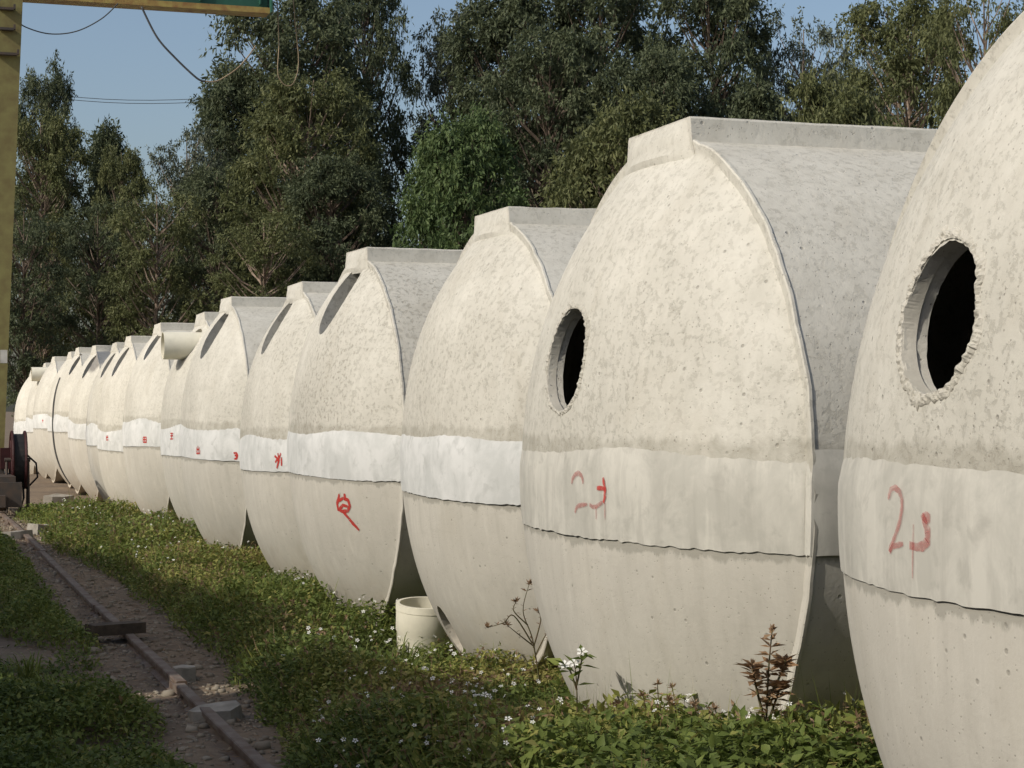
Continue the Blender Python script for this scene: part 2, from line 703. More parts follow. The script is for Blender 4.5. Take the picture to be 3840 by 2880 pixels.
def mortar_band(parent, seed, mat, zt, zb, hi):
    nz = 9 if hi else 6
    nw = 150 if hi else 60
    cols = [('L', x) for x in (2.6, 1.6, .8, .3, .12, .05)] + [('D', t) for t in np.sin(np.linspace(-math.pi / 2, math.pi / 2, nw))] + [('R', x) for x in (.05, .12, .3, .8, 1.6, 2.6)]
    V, F = [], []
    for ci, (kd, q) in enumerate(cols):
        ss = ci * (.035 if hi else .09)
        et = .008 * mnoise.noise(Vector((ss * 1.2, seed, 0))) + .006 * mnoise.noise(Vector((ss * 11, seed, 1))) + .004 * mnoise.noise(Vector((ss * 35, seed, 1)))
        eb = .010 * mnoise.noise(Vector((ss * .8, seed, 5))) + .005 * mnoise.noise(Vector((ss * 9, seed, 6))) + .006 * mnoise.noise(Vector((ss * 33, seed, 7)))
        z1, z0 = zt + et, zb + eb
        for j in range(nz):
            f_ = j / (nz - 1)
            if j == 0: z, th = z0 + .003, -.006
            elif j == 1: z, th = z0, .007
            elif j == nz - 1: z, th = z1, -.004
            else:
                f2 = (j - 1) / (nz - 2)
                z = z0 + (z1 - z0) * f2
                th = .0075 + .002 * math.sin(f2 * math.pi) + .0015 * mnoise.noise(Vector((ss * 1.2, z * 6, seed)))
                if j == nz - 2: th = .003
            rho = math.sqrt(R * R - z * z)
            if kd == 'D':
                y = q * rho
                r_ = math.hypot(y, z)
                p = Vector((float(dome_x(np.array(r_))), y, z)) + dome_normal(y, z) * th
            else:
                sg = -1 if kd == 'L' else 1
                p = Vector((q, sg * (rho + th), z))
            V.append((p.x, p.y, p.z + R))
    for i in range(len(cols) - 1):
        for j in range(nz - 1):
            F.append((i * nz + j, i * nz + j + 1, (i + 1) * nz + j + 1, (i + 1) * nz + j))
    me = bpy.data.meshes.new('mortar_band')
    me.from_pydata(V, [], F)
    bm = bmesh.new(); bm.from_mesh(me)
    bmesh.ops.recalc_face_normals(bm, faces=bm.faces)
    bm.to_mesh(me); bm.free()
    o = link('mortar_band', me, mat, parent, True)
    me.set_sharp_from_angle(angle=math.radians(40))
    return o


RH = .242 * R


def ridge(parent, seed, tone, hi, top=1.037):
    """flat raised strip cast along the crown, with chipped edges"""
    xs = [-.004] + list(np.linspace(.012, 1.6, 34 if hi else 12)) + [2.2, 3.0, CYL - .1]
    V, F = [], []
    for xi_, x in enumerate(xs):
        n1 = mnoise.noise(Vector((x * 3, seed, 1)))
        n2 = mnoise.noise(Vector((x * 17, seed, 2)))
        n3 = mnoise.noise(Vector((x * 3, seed, 9)))
        tz = top * R + .004 * n1 + .003 * n2
        e = .008
        zz = .88 * R
        sec = [(-RH - .06, zz), (-RH - .012 + .004 * n2, .965 * R), (-RH + .004 * n3, tz - e - .006 * max(0, n2)), (-RH + e, tz),
               (0, tz + .003 * n3), (RH - e, tz), (RH + .004 * n3, tz - e - .006 * max(0, n1)), (RH + .012, .965 * R), (RH + .06, zz)]
        # the front slopes down onto the dome
        V += [(x, y, z + R) for y, z in sec]
    k = 9
    for i in range(len(xs) - 1):
        for j in range(k - 1):
            F.append((i * k + j, i * k + j + 1, (i + 1) * k + j + 1, (i + 1) * k + j))
    F.append(tuple(range(k)))
    F.append(tuple(reversed([(len(xs) - 1) * k + j for j in range(k)])))
    # front of the strip runs out smoothly onto the dome
    b0 = len(V)
    nu, nr = 17, 9
    for i in range(nr):
        f_ = i / (nr - 1)
        zc = top * R - .006 - f_ * .125 * R
        hw = RH * (1 - .01 * f_) + .10 * R * max(0, f_ - .30) ** 1.5
        for j in range(nu):
            u = -1 + 2 * j / (nu - 1)
            y = u * hw
            r_ = math.hypot(y, zc)
            base = float(dome_x(np.array(r_))) if r_ < R else 0.0
            bulge = .030 * math.sin(math.pi * min(1, f_ * 1.02)) ** 1.3 * (1 - u ** 4)
            x = base - bulge - .005 + (.022 * max(0, (f_ - .8) / .2))
            if abs(u) > .99: x = base + .012
            x += .0025 * mnoise.noise(Vector((y * 14, zc * 14, seed)))
            V.append((x, y, zc + R))
    for i in range(nr - 1):
        for j in range(nu - 1):
            F.append((b0 + i * nu + j, b0 + i * nu + j + 1, b0 + (i + 1) * nu + j + 1, b0 + (i + 1) * nu + j))
    me = bpy.data.meshes.new('ridge')
    me.from_pydata(V, [], F)
    bm = bmesh.new(); bm.from_mesh(me)
    bmesh.ops.recalc_face_normals(bm, faces=bm.faces)
    bm.to_mesh(me); bm.free()
    o = link('ridge', me, M['upper'], parent, True)
    me.set_sharp_from_angle(angle=math.radians(30))
    o['tone'] = tone - .02
    o['edge'] = -9.0
    o['fleck'] = .5
    return o


def paint(parent, k, strokes, wpx, mat, off=.0115, name='painted_mark', wd=None):
    """strokes given as photo pixels, laid on the tank's curved face as thin ribbons"""
    V, F = [], []
    for st in strokes:
        wv = st[2] if len(st) > 2 else None
        pts = st
        dense = []
        for a, b in zip(pts[:-1], pts[1:]):
            n = max(2, int(math.hypot(a[0] - b[0], a[1] - b[1]) / 5))
            for i in range(n):
                dense.append((a[0] + (b[0] - a[0]) * i / n, a[1] + (b[1] - a[1]) * i / n))
        dense.append(pts[-1])
        P3 = [hit(k, u, v_, off) for u, v_ in dense]
        P3 = [p for p in P3 if p is not None]
        if len(P3) < 2: continue
        b0 = len(V)
        for i, p in enumerate(P3):
            d = (P3[min(i + 1, len(P3) - 1)] - P3[max(i - 1, 0)]).normalized()
            nrm = dome_normal(p.y, p.z)
            sd = d.cross(nrm).normalized()
            f_ = i / (len(P3) - 1)
            ww = wpx * (.55 + .45 * math.sin(math.pi * min(1, max(0, f_ * .8 + .12)))) * (1 + .35 * mnoise.noise(Vector((i * .4, p.z * 9, 2))))
            for sg in (-1, 1):
                q = p + sd * (ww * sg)
                r_ = math.hypot(q.y, q.z)
                q.x = float(dome_x(np.array(r_))) - off * 1.05
                V.append((q.x, q.y, q.z + R))
        for i in range(len(P3) - 1):
            F.append((b0 + 2 * i, b0 + 2 * i + 1, b0 + 2 * i + 3, b0 + 2 * i + 2))
    if not V: return None
    me = bpy.data.meshes.new(name)
    me.from_pydata(V, [], F)
    return link(name, me, mat, parent)


def zm(pts, ox, oy, sc):
    return [(ox + x * sc, oy + y * sc) for x, y in pts]


LABELS = dict(
    A='nearest concrete tank with a wide round hole, cut off by the right edge',
    B='concrete tank with round dark hole and faded red number, second from the right',
    C='concrete tank with a bright white band and a small slot hole near the ground',
    D='concrete tank with a red scrawl painted below its pale band, left of the upright pipe',
    E='concrete tank with a red character on its band, just left of the red scrawl tank',
    F='concrete tank with two small red characters on its band, sixth from the right',
    G='narrow strip of concrete tank from whose top a cream pipe sticks out',
    H='concrete tank directly behind the cream pipe, small red box mark on its band',
    I='concrete tank with streaky band, one place left of the tank behind the cream pipe',
    J='thin visible sliver of concrete tank two places left of the tank behind the cream pipe',
    K='concrete tank with plain white band, third left of the tank behind the cream pipe',
    L='far concrete tank whose left outline is traced by a dark strap',
    P='sliver of far concrete tank just left of the dark curved strap',
    Q='far concrete tank with square raised top and a tiny red mark on its white band',
    S='far concrete tank with a short cream pipe on its upper dome',
    T='farthest concrete tank at the left end of the row, behind the cable reel')

HOLES = dict(A=[(3515, 1185, .168, 1.0)], B=[(2119, 1350, .19, 1.0)],
             D=[(1268, 1110, .15, 1.85)], E=[(1034, 1218, .135, 1.9)], F=[(798, 1250, .135, 1.9)],
             H=[(576, 1290, .09, 2.5)], I=[(448, 1354, .09, 2.5)], J=[(402, 1368, .085, 2.5)], K=[(331, 1374, .085, 2.5)], L=[(281, 1366, .085, 2.5)],
             G=[(714, 1290, .185, 1.05)], S=[(172, 1400, .17, 1.0)])
LOWHOLES = dict(C=[(1685, 2366, .11, 1.3)])
TONE = dict(A=.02, B=.03, C=.0, D=-.02, E=-.01, F=.0, G=-.02, H=.0, I=.01, J=-.02, K=.03, L=.0, P=.02, Q=.0, S=.02, T=.06)
ZOFF = dict(A=(.025, .055), B=(0, 0), C=(.01, .0), D=(.0, .02), E=(-.01, .01), F=(.0, .01), G=(0, -.03), H=(.02, .02), I=(-.03, -.02), J=(-.02, -.02), K=(-.02, .0), L=(.02, .02), P=(0, 0), Q=(.03, .05), S=(0, 0), T=(0, 0))
FLECK = dict(A=.62, B=.66, C=.75, D=1.0, E=.9)
TILT = dict(C=.006, D=.011, E=-.008, F=.009, G=-.012, H=-.006, I=.012, J=-.01, K=.008, L=-.006, Q=.01, S=-.01)
tank_roots = {}
bands, lows = {}, {}
hole_pts = {}
for ti, k in enumerate(TANKS):
    c = tank_frame(k)
    root = empty('concrete_tank', (c.x, c.y, c.z - R))
    root.rotation_euler.x = TILT.get(k, 0.0)
    tag(root, LABELS[k], 'concrete tank', 'concrete tanks lying in a row')
    tank_roots[k] = root
    hi = k in 'ABCD'
    hl = []
    for (u, v, hr, ra) in HOLES.get(k, []):
        p = hit(k, u, v)
        if p is None:
            for du in range(2, 80, 3):
                p = hit(k, u + du, v)
                if p is not None: break
        if p is None: continue
        hl.append((p.y, p.z, hr, ra, ti * 3.7))
    hole_pts[k] = hl
    up = shell('upper_shell', True, ti * 5.3 + 1, root, M['upper'], hi, TONE[k], ZT + ZOFF[k][0], FLECK.get(k, .65), k in 'AB', hl)
    ll = []
    for (u, v, hr, ra) in LOWHOLES.get(k, []):
        p = hit(k, u, v)
        if p is not None: ll.append((p.y, p.z, hr, ra, ti))
    lows[k] = shell('lower_shell', False, ti * 7.1 + 2, root, M['lower'], hi, TONE[k] * .6, ZB + ZOFF[k][1], FLECK.get(k, .65) * .9, k in 'AB', ll)
    rg_ = ridge(up, ti * 2.2, TONE[k], hi)
    bands[k] = mortar_band(root, ti * 9.7, M['band_old'] if k in 'AB' else M['band_white'], ZT + ZOFF[k][0], ZB + ZOFF[k][1], hi)
    for (hy, hz, hr, ra, sd) in hl:
        if k in 'AB':
            hole_rim(up, hy, hz, hr, ra, sd, .034 if k == 'A' else .03, TONE[k])
    print('tank', k, [tuple(round(q, 2) for q in h_[:2]) for h_ in hl])

# dark strap lying against the left flank of one far tank
def strap(k, parent):
    c = tank_frame(k)
    best = None
    for q in np.linspace(-.2, .95, 60):
        y = q * R
        p = c + Vector((float(dome_x(np.array(abs(y)))), y, 0)) - CAM
        u = p.dot(RIGHT) / p.dot(FWD)
        if best is None or u < best[0]: best = (u, y)
    y0 = best[1]
    V, F = [], []
    zs_ = np.linspace(.62, -.86, 44)
    for z in zs_:
        for yy, off in ((y0 - .05, .002), (y0 - .035, .03), (y0 + .03, .03), (y0 + .05, .002)):
            yy2 = math.copysign(min(abs(yy), math.sqrt(max(.001, 1 - z * z)) * R * .97), yy)
            r_ = math.hypot(yy2, z * R)
            p = Vector((float(dome_x(np.array(r_))), yy2, z * R)) + dome_normal(yy2, z * R) * off
            V.append((p.x, p.y, p.z + R))
    for i in range(len(zs_) - 1):
        for j in range(3):
            F.append((i * 4 + j, i * 4 + j + 1, i * 4 + j + 5, i * 4 + j + 4))
    me = bpy.data.meshes.new('strap')
    me.from_pydata(V, [], F)
    bm = bmesh.new(); bm.from_mesh(me)
    bmesh.ops.recalc_face_normals(bm, faces=bm.faces)
    bm.to_mesh(me); bm.free()
    return link('strap', me, simple('dark_strap', (.06, .06, .058), .7), parent)


strap('L', tank_roots['L'])

# red paint marks
z1 = lambda p: zm(p, 2000, 1600, .3014)
paint(bands['B'], 'B', [z1([(478, 712), (486, 650), (520, 595), (560, 575), (600, 610), (615, 660), (618, 712)]),
                             z1([(518, 1068), (535, 1010), (560, 985), (610, 975), (670, 965)]),
                             z1([(700, 968), (735, 998), (780, 995), (860, 940)])], .0085, M['red_faded'])
paint(bands['B'], 'B', [z1([(868, 632), (876, 700), (890, 770), (890, 880), (870, 945)]), z1([(790, 762), (840, 765), (892, 772)])], .009, M['red_mid'])
for q in ([(780, 1000), (782, 1150)], [(890, 945), (893, 1160)]):
    paint(bands['B'], 'B', [z1(q)], .0035, M['red_faded'], name='paint_drip')
z2 = lambda p: zm(p, 3100, 1600, .482)
paint(bands['A'], 'A', [z2([(480, 565), (498, 490), (530, 472), (565, 500), (585, 560), (588, 625), (570, 740), (530, 860), (495, 935), (490, 975)]),
                             z2([(490, 975), (515, 930), (595, 912)])], .0075, M['red_faded'])
paint(bands['A'], 'A', [z2([(645, 922), (700, 936), (750, 930), (785, 890), (788, 820), (765, 745), (742, 680)]), z2([(745, 700), (805, 715)])], .012, M['red_faded'])
paint(bands['A'], 'A', [z2([(675, 760), (668, 1180)])], .003, M['red_faded'], name='paint_drip')
z5 = lambda p: zm(p, 1100, 1780, .5425)
paint(lows['D'], 'D', [z5([(316, 125), (300, 190), (308, 242)]), z5([(350, 120), (354, 170)]),
                             z5([(312, 172), (340, 152), (375, 165), (388, 205), (372, 240), (335, 245), (312, 235), (340, 200), (378, 212)]),
                             z5([(335, 240), (372, 282), (412, 330), (452, 372)])], .0125, M['red'], off=.004)
z9 = lambda p: zm(p, 900, 900, .5877)
paint(bands['E'], 'E', [z9([(222, 1382), (242, 1400), (226, 1425)]), z9([(243, 1366), (250, 1410), (236, 1462)]), z9([(262, 1366), (242, 1420)]), z9([(266, 1392), (266, 1446)])], .012, M['red'])
z8 = lambda p: zm(p, 0, 1100, .4973)
paint(bands['F'], 'F', [z8([(1491, 1145), (1491, 1202)]), z8([(1481, 1157), (1482, 1174), (1501, 1172), (1501, 1156)]), z8([(1479, 1180), (1480, 1203), (1505, 1201), (1505, 1178)])], .008, M['red'])
paint(bands['F'], 'F', [z8([(1760, 1196), (1780, 1194), (1788, 1212), (1782, 1236), (1766, 1240)]), z8([(1768, 1214), (1786, 1214)])], .012, M['red'])
paint(bands['G'], 'G', [z8([(1286, 1060), (1306, 1060)]), z8([(1286, 1078), (1306, 1078)]), z8([(1284, 1102), (1308, 1102)]), z8([(1296, 1058), (1290, 1090)]), z8([(1302, 1070), (1292, 1104)])], .008, M['red'])
paint(bands['H'], 'H', [z8([(1080, 1088), (1104, 1088), (1104, 1126), (1080, 1126), (1080, 1088)]), z8([(1080, 1106), (1104, 1106)]), z8([(1092, 1090), (1092, 1126)])], .009, M['red'])
paint(bands['I'], 'I', [z8([(801, 1068), (801, 1102), (816, 1100)]), z8([(810, 1066), (808, 1084)]), z8([(800, 1084), (814, 1082)])], .010, M['red'])
paint(bands['Q'], 'Q', [z8([(322, 945), (322, 972)]), z8([(317, 956), (327, 956)])], .012, M['red'])


# ------------------------------------------------------------------ plastic pipes
def pipe(parent_name, label, p0, d, ln, ro, wall, collar=None):
    """open pipe: outer and inner wall; collar = (start, radius factor)"""
    root = empty(parent_name, p0)
    d = d.normalized()
    a = d.cross(Vector((0, 0, 1)))
    if a.length < .1: a = Vector((1, 0, 0))
    a.normalize()
    b = d.cross(a)
    n = 40
    prof = [(0, ro - wall), (0, ro), (.02, ro)] if not collar else [(0, ro - wall), (0, ro * collar[1]), (collar[0] * .25, ro * collar[1]), (collar[0] * .27, ro * collar[1] * .985), (collar[0], ro * collar[1] * .985), (collar[0] + .012, ro)]
    prof += [(ln, ro), (ln, ro - wall), (.0, ro - wall)]
    V, F = [], []
    for (x, r) in prof:
        for k in range(n):
            t = 2 * math.pi * k / n
            V.append(tuple(d * x + (a * math.cos(t) + b * math.sin(t)) * r))
    for i in range(len(prof) - 1):
        for k in range(n):
            k2 = (k + 1) % n
            F.append((i * n + k, i * n + k2, (i + 1) * n + k2, (i + 1) * n + k))
    me = bpy.data.meshes.new('pipe_wall')
    me.from_pydata(V, [], F)
    bm = bmesh.new(); bm.from_mesh(me)
    bmesh.ops.remove_doubles(bm, verts=bm.verts, dist=1e-5)
    bmesh.ops.recalc_face_normals(bm, faces=bm.faces)
    bm.to_mesh(me); bm.free()
    o = link('pipe_wall', me, M['pvc'], root, True)
    me.set_sharp_from_angle(angle=math.radians(35))
    tag(root, label, 'pipe')
    return root


def pipe_in(k, label, ln, r):
    hy, hz = hole_pts[k][0][:2]
    c = tank_frame(k)
    p = Vector((float(dome_x(np.array(math.hypot(hy, hz)))), hy, hz)) + c
    return pipe('plastic_pipe', label, p + Vector((-ln, 0, -.02)), Vector((1, 0, .0)), ln + .16, r, .008)


if hole_pts.get('G'):
    pipe_in('G', 'cream plastic pipe sticking out sideways from the top of a tank midway down the row', .29, .145)
if hole_pts.get('S'):
    pipe_in('S', 'short cream plastic pipe on a far tank near the crane leg', .30, .15)
pipe('plastic_pipe', 'cream plastic pipe standing upright in the weeds between two tanks', Vector((3.02, 11.0, .36)), Vector((.0, .10, -1)), .44, .178, .012, collar=(.16, 1.06))

# ------------------------------------------------------------------ ground
def ground_h(x, y):
    """small relief of the bare soil near the rail"""
    b = fbm(x, y, 1.6, 3, 4)
    near = np.exp(-((x - 1.5) / 3.0) ** 2)
    lump = fbm(x, y, 6.0, 9, 3)
    return (-.02 + (b - .5) * .09 * near + (lump - .5) * .02 * near)


def ground_mat():
    m = NT('soil')
    v = m.mapping(rnd=False)
    n1 = m.noise(v, .9, 6, .6)
    n2 = m.noise(v, 9, 6, .65)
    n3 = m.noise(v, 45, 4, .6)
    c = m.mix(m.ramp(n1, .38, .64), (.20, .15, .10), (.135, .10, .07))
    c = m.mix(m.ramp(n2, .5, .72, 0, .7), c, (.29, .225, .155))
    c = m.mix(m.ramp(n3, .56, .7, 0, .7), c, (.10, .08, .055))
    vo = m.n('ShaderNodeTexVoronoi')
    m.l(v, vo.inputs['Vector'])
    vo.inputs['Scale'].default_value = 22
    peb = m.math('MULTIPLY', m.ramp(vo.outputs['Distance'], .30, .12), m.ramp(vo.outputs['Color'], .72, .76))
    c = m.mix(m.math('MULTIPLY', peb, .8), c, (.38, .34, .27))
    m.color(c)
    m.rough(.95)
    h = m.math('ADD', n2, m.math('MULTIPLY', peb, .5))
    m.normal(m.bump(h, .7, .02))
    return m.m


M['soil'] = ground_mat()
gx = np.concatenate([[-300, -120, -60, -30, -15, -8, -4, -2], np.arange(-1, 4.01, .05), [5, 7, 10, 16, 30, 60, 120, 300]])
gy = np.concatenate([[-100, -40, -15, -5, 0, 2, 4], np.arange(5, 34, .08), [36, 40, 46, 55, 70, 100, 160, 300, 600]])
X, Y = np.meshgrid(gx, gy, indexing='ij')
Z = ground_h(X, Y)
vv = np.stack([X, Y, Z], -1).reshape(-1, 3)
ny = len(gy)
ii, jj = np.meshgrid(np.arange(len(gx) - 1), np.arange(ny - 1), indexing='ij')
a = (ii * ny + jj).ravel()
ff = np.stack([a, a + ny, a + ny + 1, a + 1], -1)
g = link('ground', mesh_np('ground', vv, ff), M['soil'], None, True)
g['kind'] = 'structure'

# ------------------------------------------------------------------ rail
M['rail'] = simple('weathered_steel', (.20, .165, .135), .7, (.12, .075, .05), 9, metal=.2, bump=.3)
M['wood'] = simple('old_timber', (.10, .075, .055), .9, (.05, .04, .03), 12, bump=.5)
M['stone'] = simple('broken_concrete', (.34, .315, .27), .95, (.22, .2, .165), 9, bump=.7)
RAILX = 1.47
rail = empty('crane_rail', (RAILX, 0, 0))
tag(rail, 'weathered steel crane rail running along the row through bare soil', 'rail')
sec = [(x, z - .018) for x, z in [(-.045, -.06), (-.045, -.01), (-.012, .0), (-.012, .028), (-.029, .036), (-.029, .056), (-.024, .061), (.024, .061), (.029, .056), (.029, .036), (.012, .028), (.012, .0), (.045, -.01), (.045, -.06)]]
joints = [2.0, 10.35, 14.6, 20.2, 26.0, 32.0, 45.0]
for i, (y0, y1) in enumerate(zip(joints[:-1], joints[1:])):
    dx0 = [0, .012, -.01, .02, 0, 0, 0][i]
    dx1 = dx0 + [.0, -.012, .014, -.01, 0, 0, 0][i]
    dz0 = [0, .008, 0, .006, 0, 0, 0][i]
    mb = MB()
    n = len(sec)
    mb.add([(dx0 + x, y0 + .006, z + dz0) for x, z in sec] + [(dx1 + x, y1 - .006, z) for x, z in sec],
           [(j, (j + 1) % n, n + (j + 1) % n, n + j) for j in range(n)] + [tuple(range(n))[::-1], tuple(range(n, 2 * n))])
    mb.build('rail_length', M['rail'], rail)
for y in joints[1:-1]:
    mb = MB()
    mb.box((.02, y, .012), (.014, .42, .034))
    mb.box((-.02, y, .012), (.014, .42, .034))
    for q in (-.15, -.05, .05, .15):
        mb.box((.03, y + q, .012), (.014, .022, .022))
    mb.build('joint_plate', M['rail'], rail)
# a timber block lying across the rail
tb = on_z(400, 2345, .1)
mb = MB()
rot = Matrix.Rotation(.32, 3, 'Z')
mb.box((0, 0, .035), (.36, .15, .07), rot)
mb.box((.03, .09, .025), (.30, .05, .04), Matrix.Rotation(.5, 3, 'Z'))
o = mb.build('timber_block', M['wood'], None)
o.location = (RAILX - .08, tb.y, .043)
tag(o, 'dark timber block lying across the rail', 'timber')


def slab(u, v, lx, ly, h, rz, label, mat, seed):
    p = on_z(u, v, .02)
    mb = MB()
    n = 9
    top = []
    random.seed(seed)
    for k in range(n):
        t = 2 * math.pi * k / n
        q = .8 + .35 * random.random()
        top.append((lx / 2 * q * math.cos(t), ly / 2 * q * math.sin(t)))
    vs_ = [(x * 1.03, y * 1.03, -.05) for x, y in top] + [(x, y, h * (.8 + .3 * random.random())) for x, y in top]
    mb.add(vs_, [(k, (k + 1) % n, n + (k + 1) % n, n + k) for k in range(n)] + [tuple(range(n, 2 * n)), tuple(range(n))[::-1]])
    o = mb.build('concrete_fragment', mat, None)
    o.location = (p.x, p.y, .0)
    o.rotation_euler = (random.uniform(-.06, .06), random.uniform(-.06, .06), rz)
    return tag(o, label, 'rubble')


slab(815, 2668, .30, .20, .045, .2, 'flat pale slab lying right of the rail near the bottom of the picture', M['stone'], 1)
slab(1170, 2700, .22, .13, .06, .6, 'pale broken lump among the weeds at the bottom, right of the flat slab', M['stone'], 2)
slab(690, 2520, .16, .12, .05, 1.0, 'small beige lump right of the rail beside the sunlit streak', M['stone'], 3)
slab(520, 2855, .2, .14, .05, .1, 'rounded pale lump at the bottom edge, left of the rail', M['stone'], 4)

for q, (u, v, lx, ly, h, rz, lb) in enumerate(((215, 1880, .5, .3, .12, .3, 'pale rubble slab at the foot of the far tanks, right of the cable reel'),
                                               (150, 1985, .4, .3, .09, 1.1, 'sunlit rubble piece on the bare ground below the cable reel'),
                                               (255, 1935, .35, .25, .10, .5, 'rubble lump between the cable reel and the lit weeds'),
                                               (60, 2010, .35, .25, .08, .2, 'sunlit rubble lump beside the far end of the rail'))):
    slab(u, v, lx, ly, h, rz, lb, M['stone'], 20 + q)

# loose gravel and clods on the bare strip (uncountable)
rng = np.random.default_rng(11)
N = 9000
px = RAILX + rng.normal(0, .42, N)
py = rng.uniform(6.5, 33, N) ** 1.0
ps = rng.gamma(1.6, .0035, N) + .003
base = np.array([(-1, -1, -.6), (1, -1, -.5), (1.1, 1, -.6), (-1, 1.1, -.6), (-.7, -.6, .7), (.6, -.8, .6), (.8, .6, .75), (-.6, .7, .55)])
fq = np.array([(0, 3, 2, 1), (4, 5, 6, 7), (0, 1, 5, 4), (1, 2, 6, 5), (2, 3, 7, 6), (3, 0, 4, 7)])
ang = rng.uniform(0, 6.28, N)
sc3 = ps[:, None, None] * (base[None] * (1 + rng.uniform(-.35, .35, (N, 8, 3))))
cx_, sx_ = np.cos(ang)[:, None], np.sin(ang)[:, None]
vx_ = sc3[..., 0] * cx_ - sc3[..., 1] * sx_ + px[:, None]
vy_ = sc3[..., 0] * sx_ + sc3[..., 1] * cx_ + py[:, None]
vz_ = sc3[..., 2] * .7 + (ground_h(px, py) + ps * .3)[:, None]
gv = np.stack([vx_, vy_, vz_], -1).reshape(-1, 3)
gf = (fq[None] + 8 * np.arange(N)[:, None, None]).reshape(-1, 4)
o = link('gravel', mesh_np('gravel', gv, gf), simple('gravel_stone', (.30, .26, .2), .95, (.17, .14, .1), 5), None)
tag(o, 'loose gravel and clods on the bare soil along the rail', 'gravel', kind='stuff')


# ------------------------------------------------------------------ leaf material
def leafmat(name, cols, trans=.25, nscale=.6, rough=.6):
    m = NT(name)
    var = m.attr('var')
    v = m.mapping(rnd=True)
    nz = m.noise(v, nscale, 3)
    f_ = m.math('ADD', m.math('MULTIPLY', var, .65), m.math('MULTIPLY', m.ramp(nz, .3, .7), .35))
    cr = m.n('ShaderNodeValToRGB')
    m.l(f_, cr.inputs[0])
    e = cr.color_ramp.elements
    e[0].position, e[0].color = cols[0][0], (*cols[0][1], 1)
    e[1].position, e[1].color = cols[-1][0], (*cols[-1][1], 1)
    for p_, c_ in cols[1:-1]:
        q = e.new(p_); q.color = (*c_, 1)
    m.color(cr.outputs[0])
    m.rough(rough)
    tr = m.n('ShaderNodeBsdfTranslucent')
    m.l(cr.outputs[0], tr.inputs['Color'])
    mx = m.n('ShaderNodeMixShader')
    mx.inputs[0].default_value = trans
    m.l(m.b.outputs[0], mx.inputs[1])
    m.l(tr.outputs[0], mx.inputs[2])
    m.l(mx.outputs[0], m.out.inputs['Surface'])
    return m.m


M['bark'] = simple('bark', (.17, .13, .10), .9, (.09, .07, .055), 6, bump=.6)
M['bark_pale'] = simple('pale_bark', (.26, .20, .155), .85, (.14, .105, .08), 4, bump=.4)
M['leaf_dark'] = leafmat('tree_leaf_dark', [(0, (.046, .060, .034)), (.5, (.084, .104, .054)), (1, (.145, .165, .085))], .32)  # this and the next tree leaf colours are lightened to stand in for haze
M['leaf_olive'] = leafmat('tree_leaf_olive', [(0, (.066, .077, .034)), (.5, (.115, .130, .052)), (1, (.185, .19, .08))], .32)
M['leaf_green'] = leafmat('tree_leaf_green', [(0, (.044, .07, .026)), (.5, (.078, .12, .042)), (1, (.13, .172, .062))], .28)
M['leaf_pale'] = leafmat('tree_leaf_greyish', [(0, (.055, .07, .05)), (.5, (.095, .114, .076)), (1, (.17, .18, .12))], .25)


def leaves(P, D, Nn, ln, wd, fold=.25):
    """rhombic folded leaves: base points P, directions D, side hints Nn -> verts, tris"""
    D = D / np.linalg.norm(D, axis=1, keepdims=True)
    S = np.cross(D, Nn)
    S /= np.linalg.norm(S, axis=1, keepdims=True) + 1e-9
    U = np.cross(S, D)
    ln, wd = ln[:, None], wd[:, None]
    tip = P + D * ln
    mid = P + D * ln * .42
    a = mid + S * wd * .5 + U * wd * fold
    b = mid - S * wd * .5 + U * wd * fold
    V = np.stack([P, a, tip, b], 1).reshape(-1, 3)
    i = 4 * np.arange(len(P))[:, None]
    F = np.concatenate([i + np.array([[0, 1, 2]]), i + np.array([[0, 2, 3]])], 1).reshape(-1, 3)
    return V, F


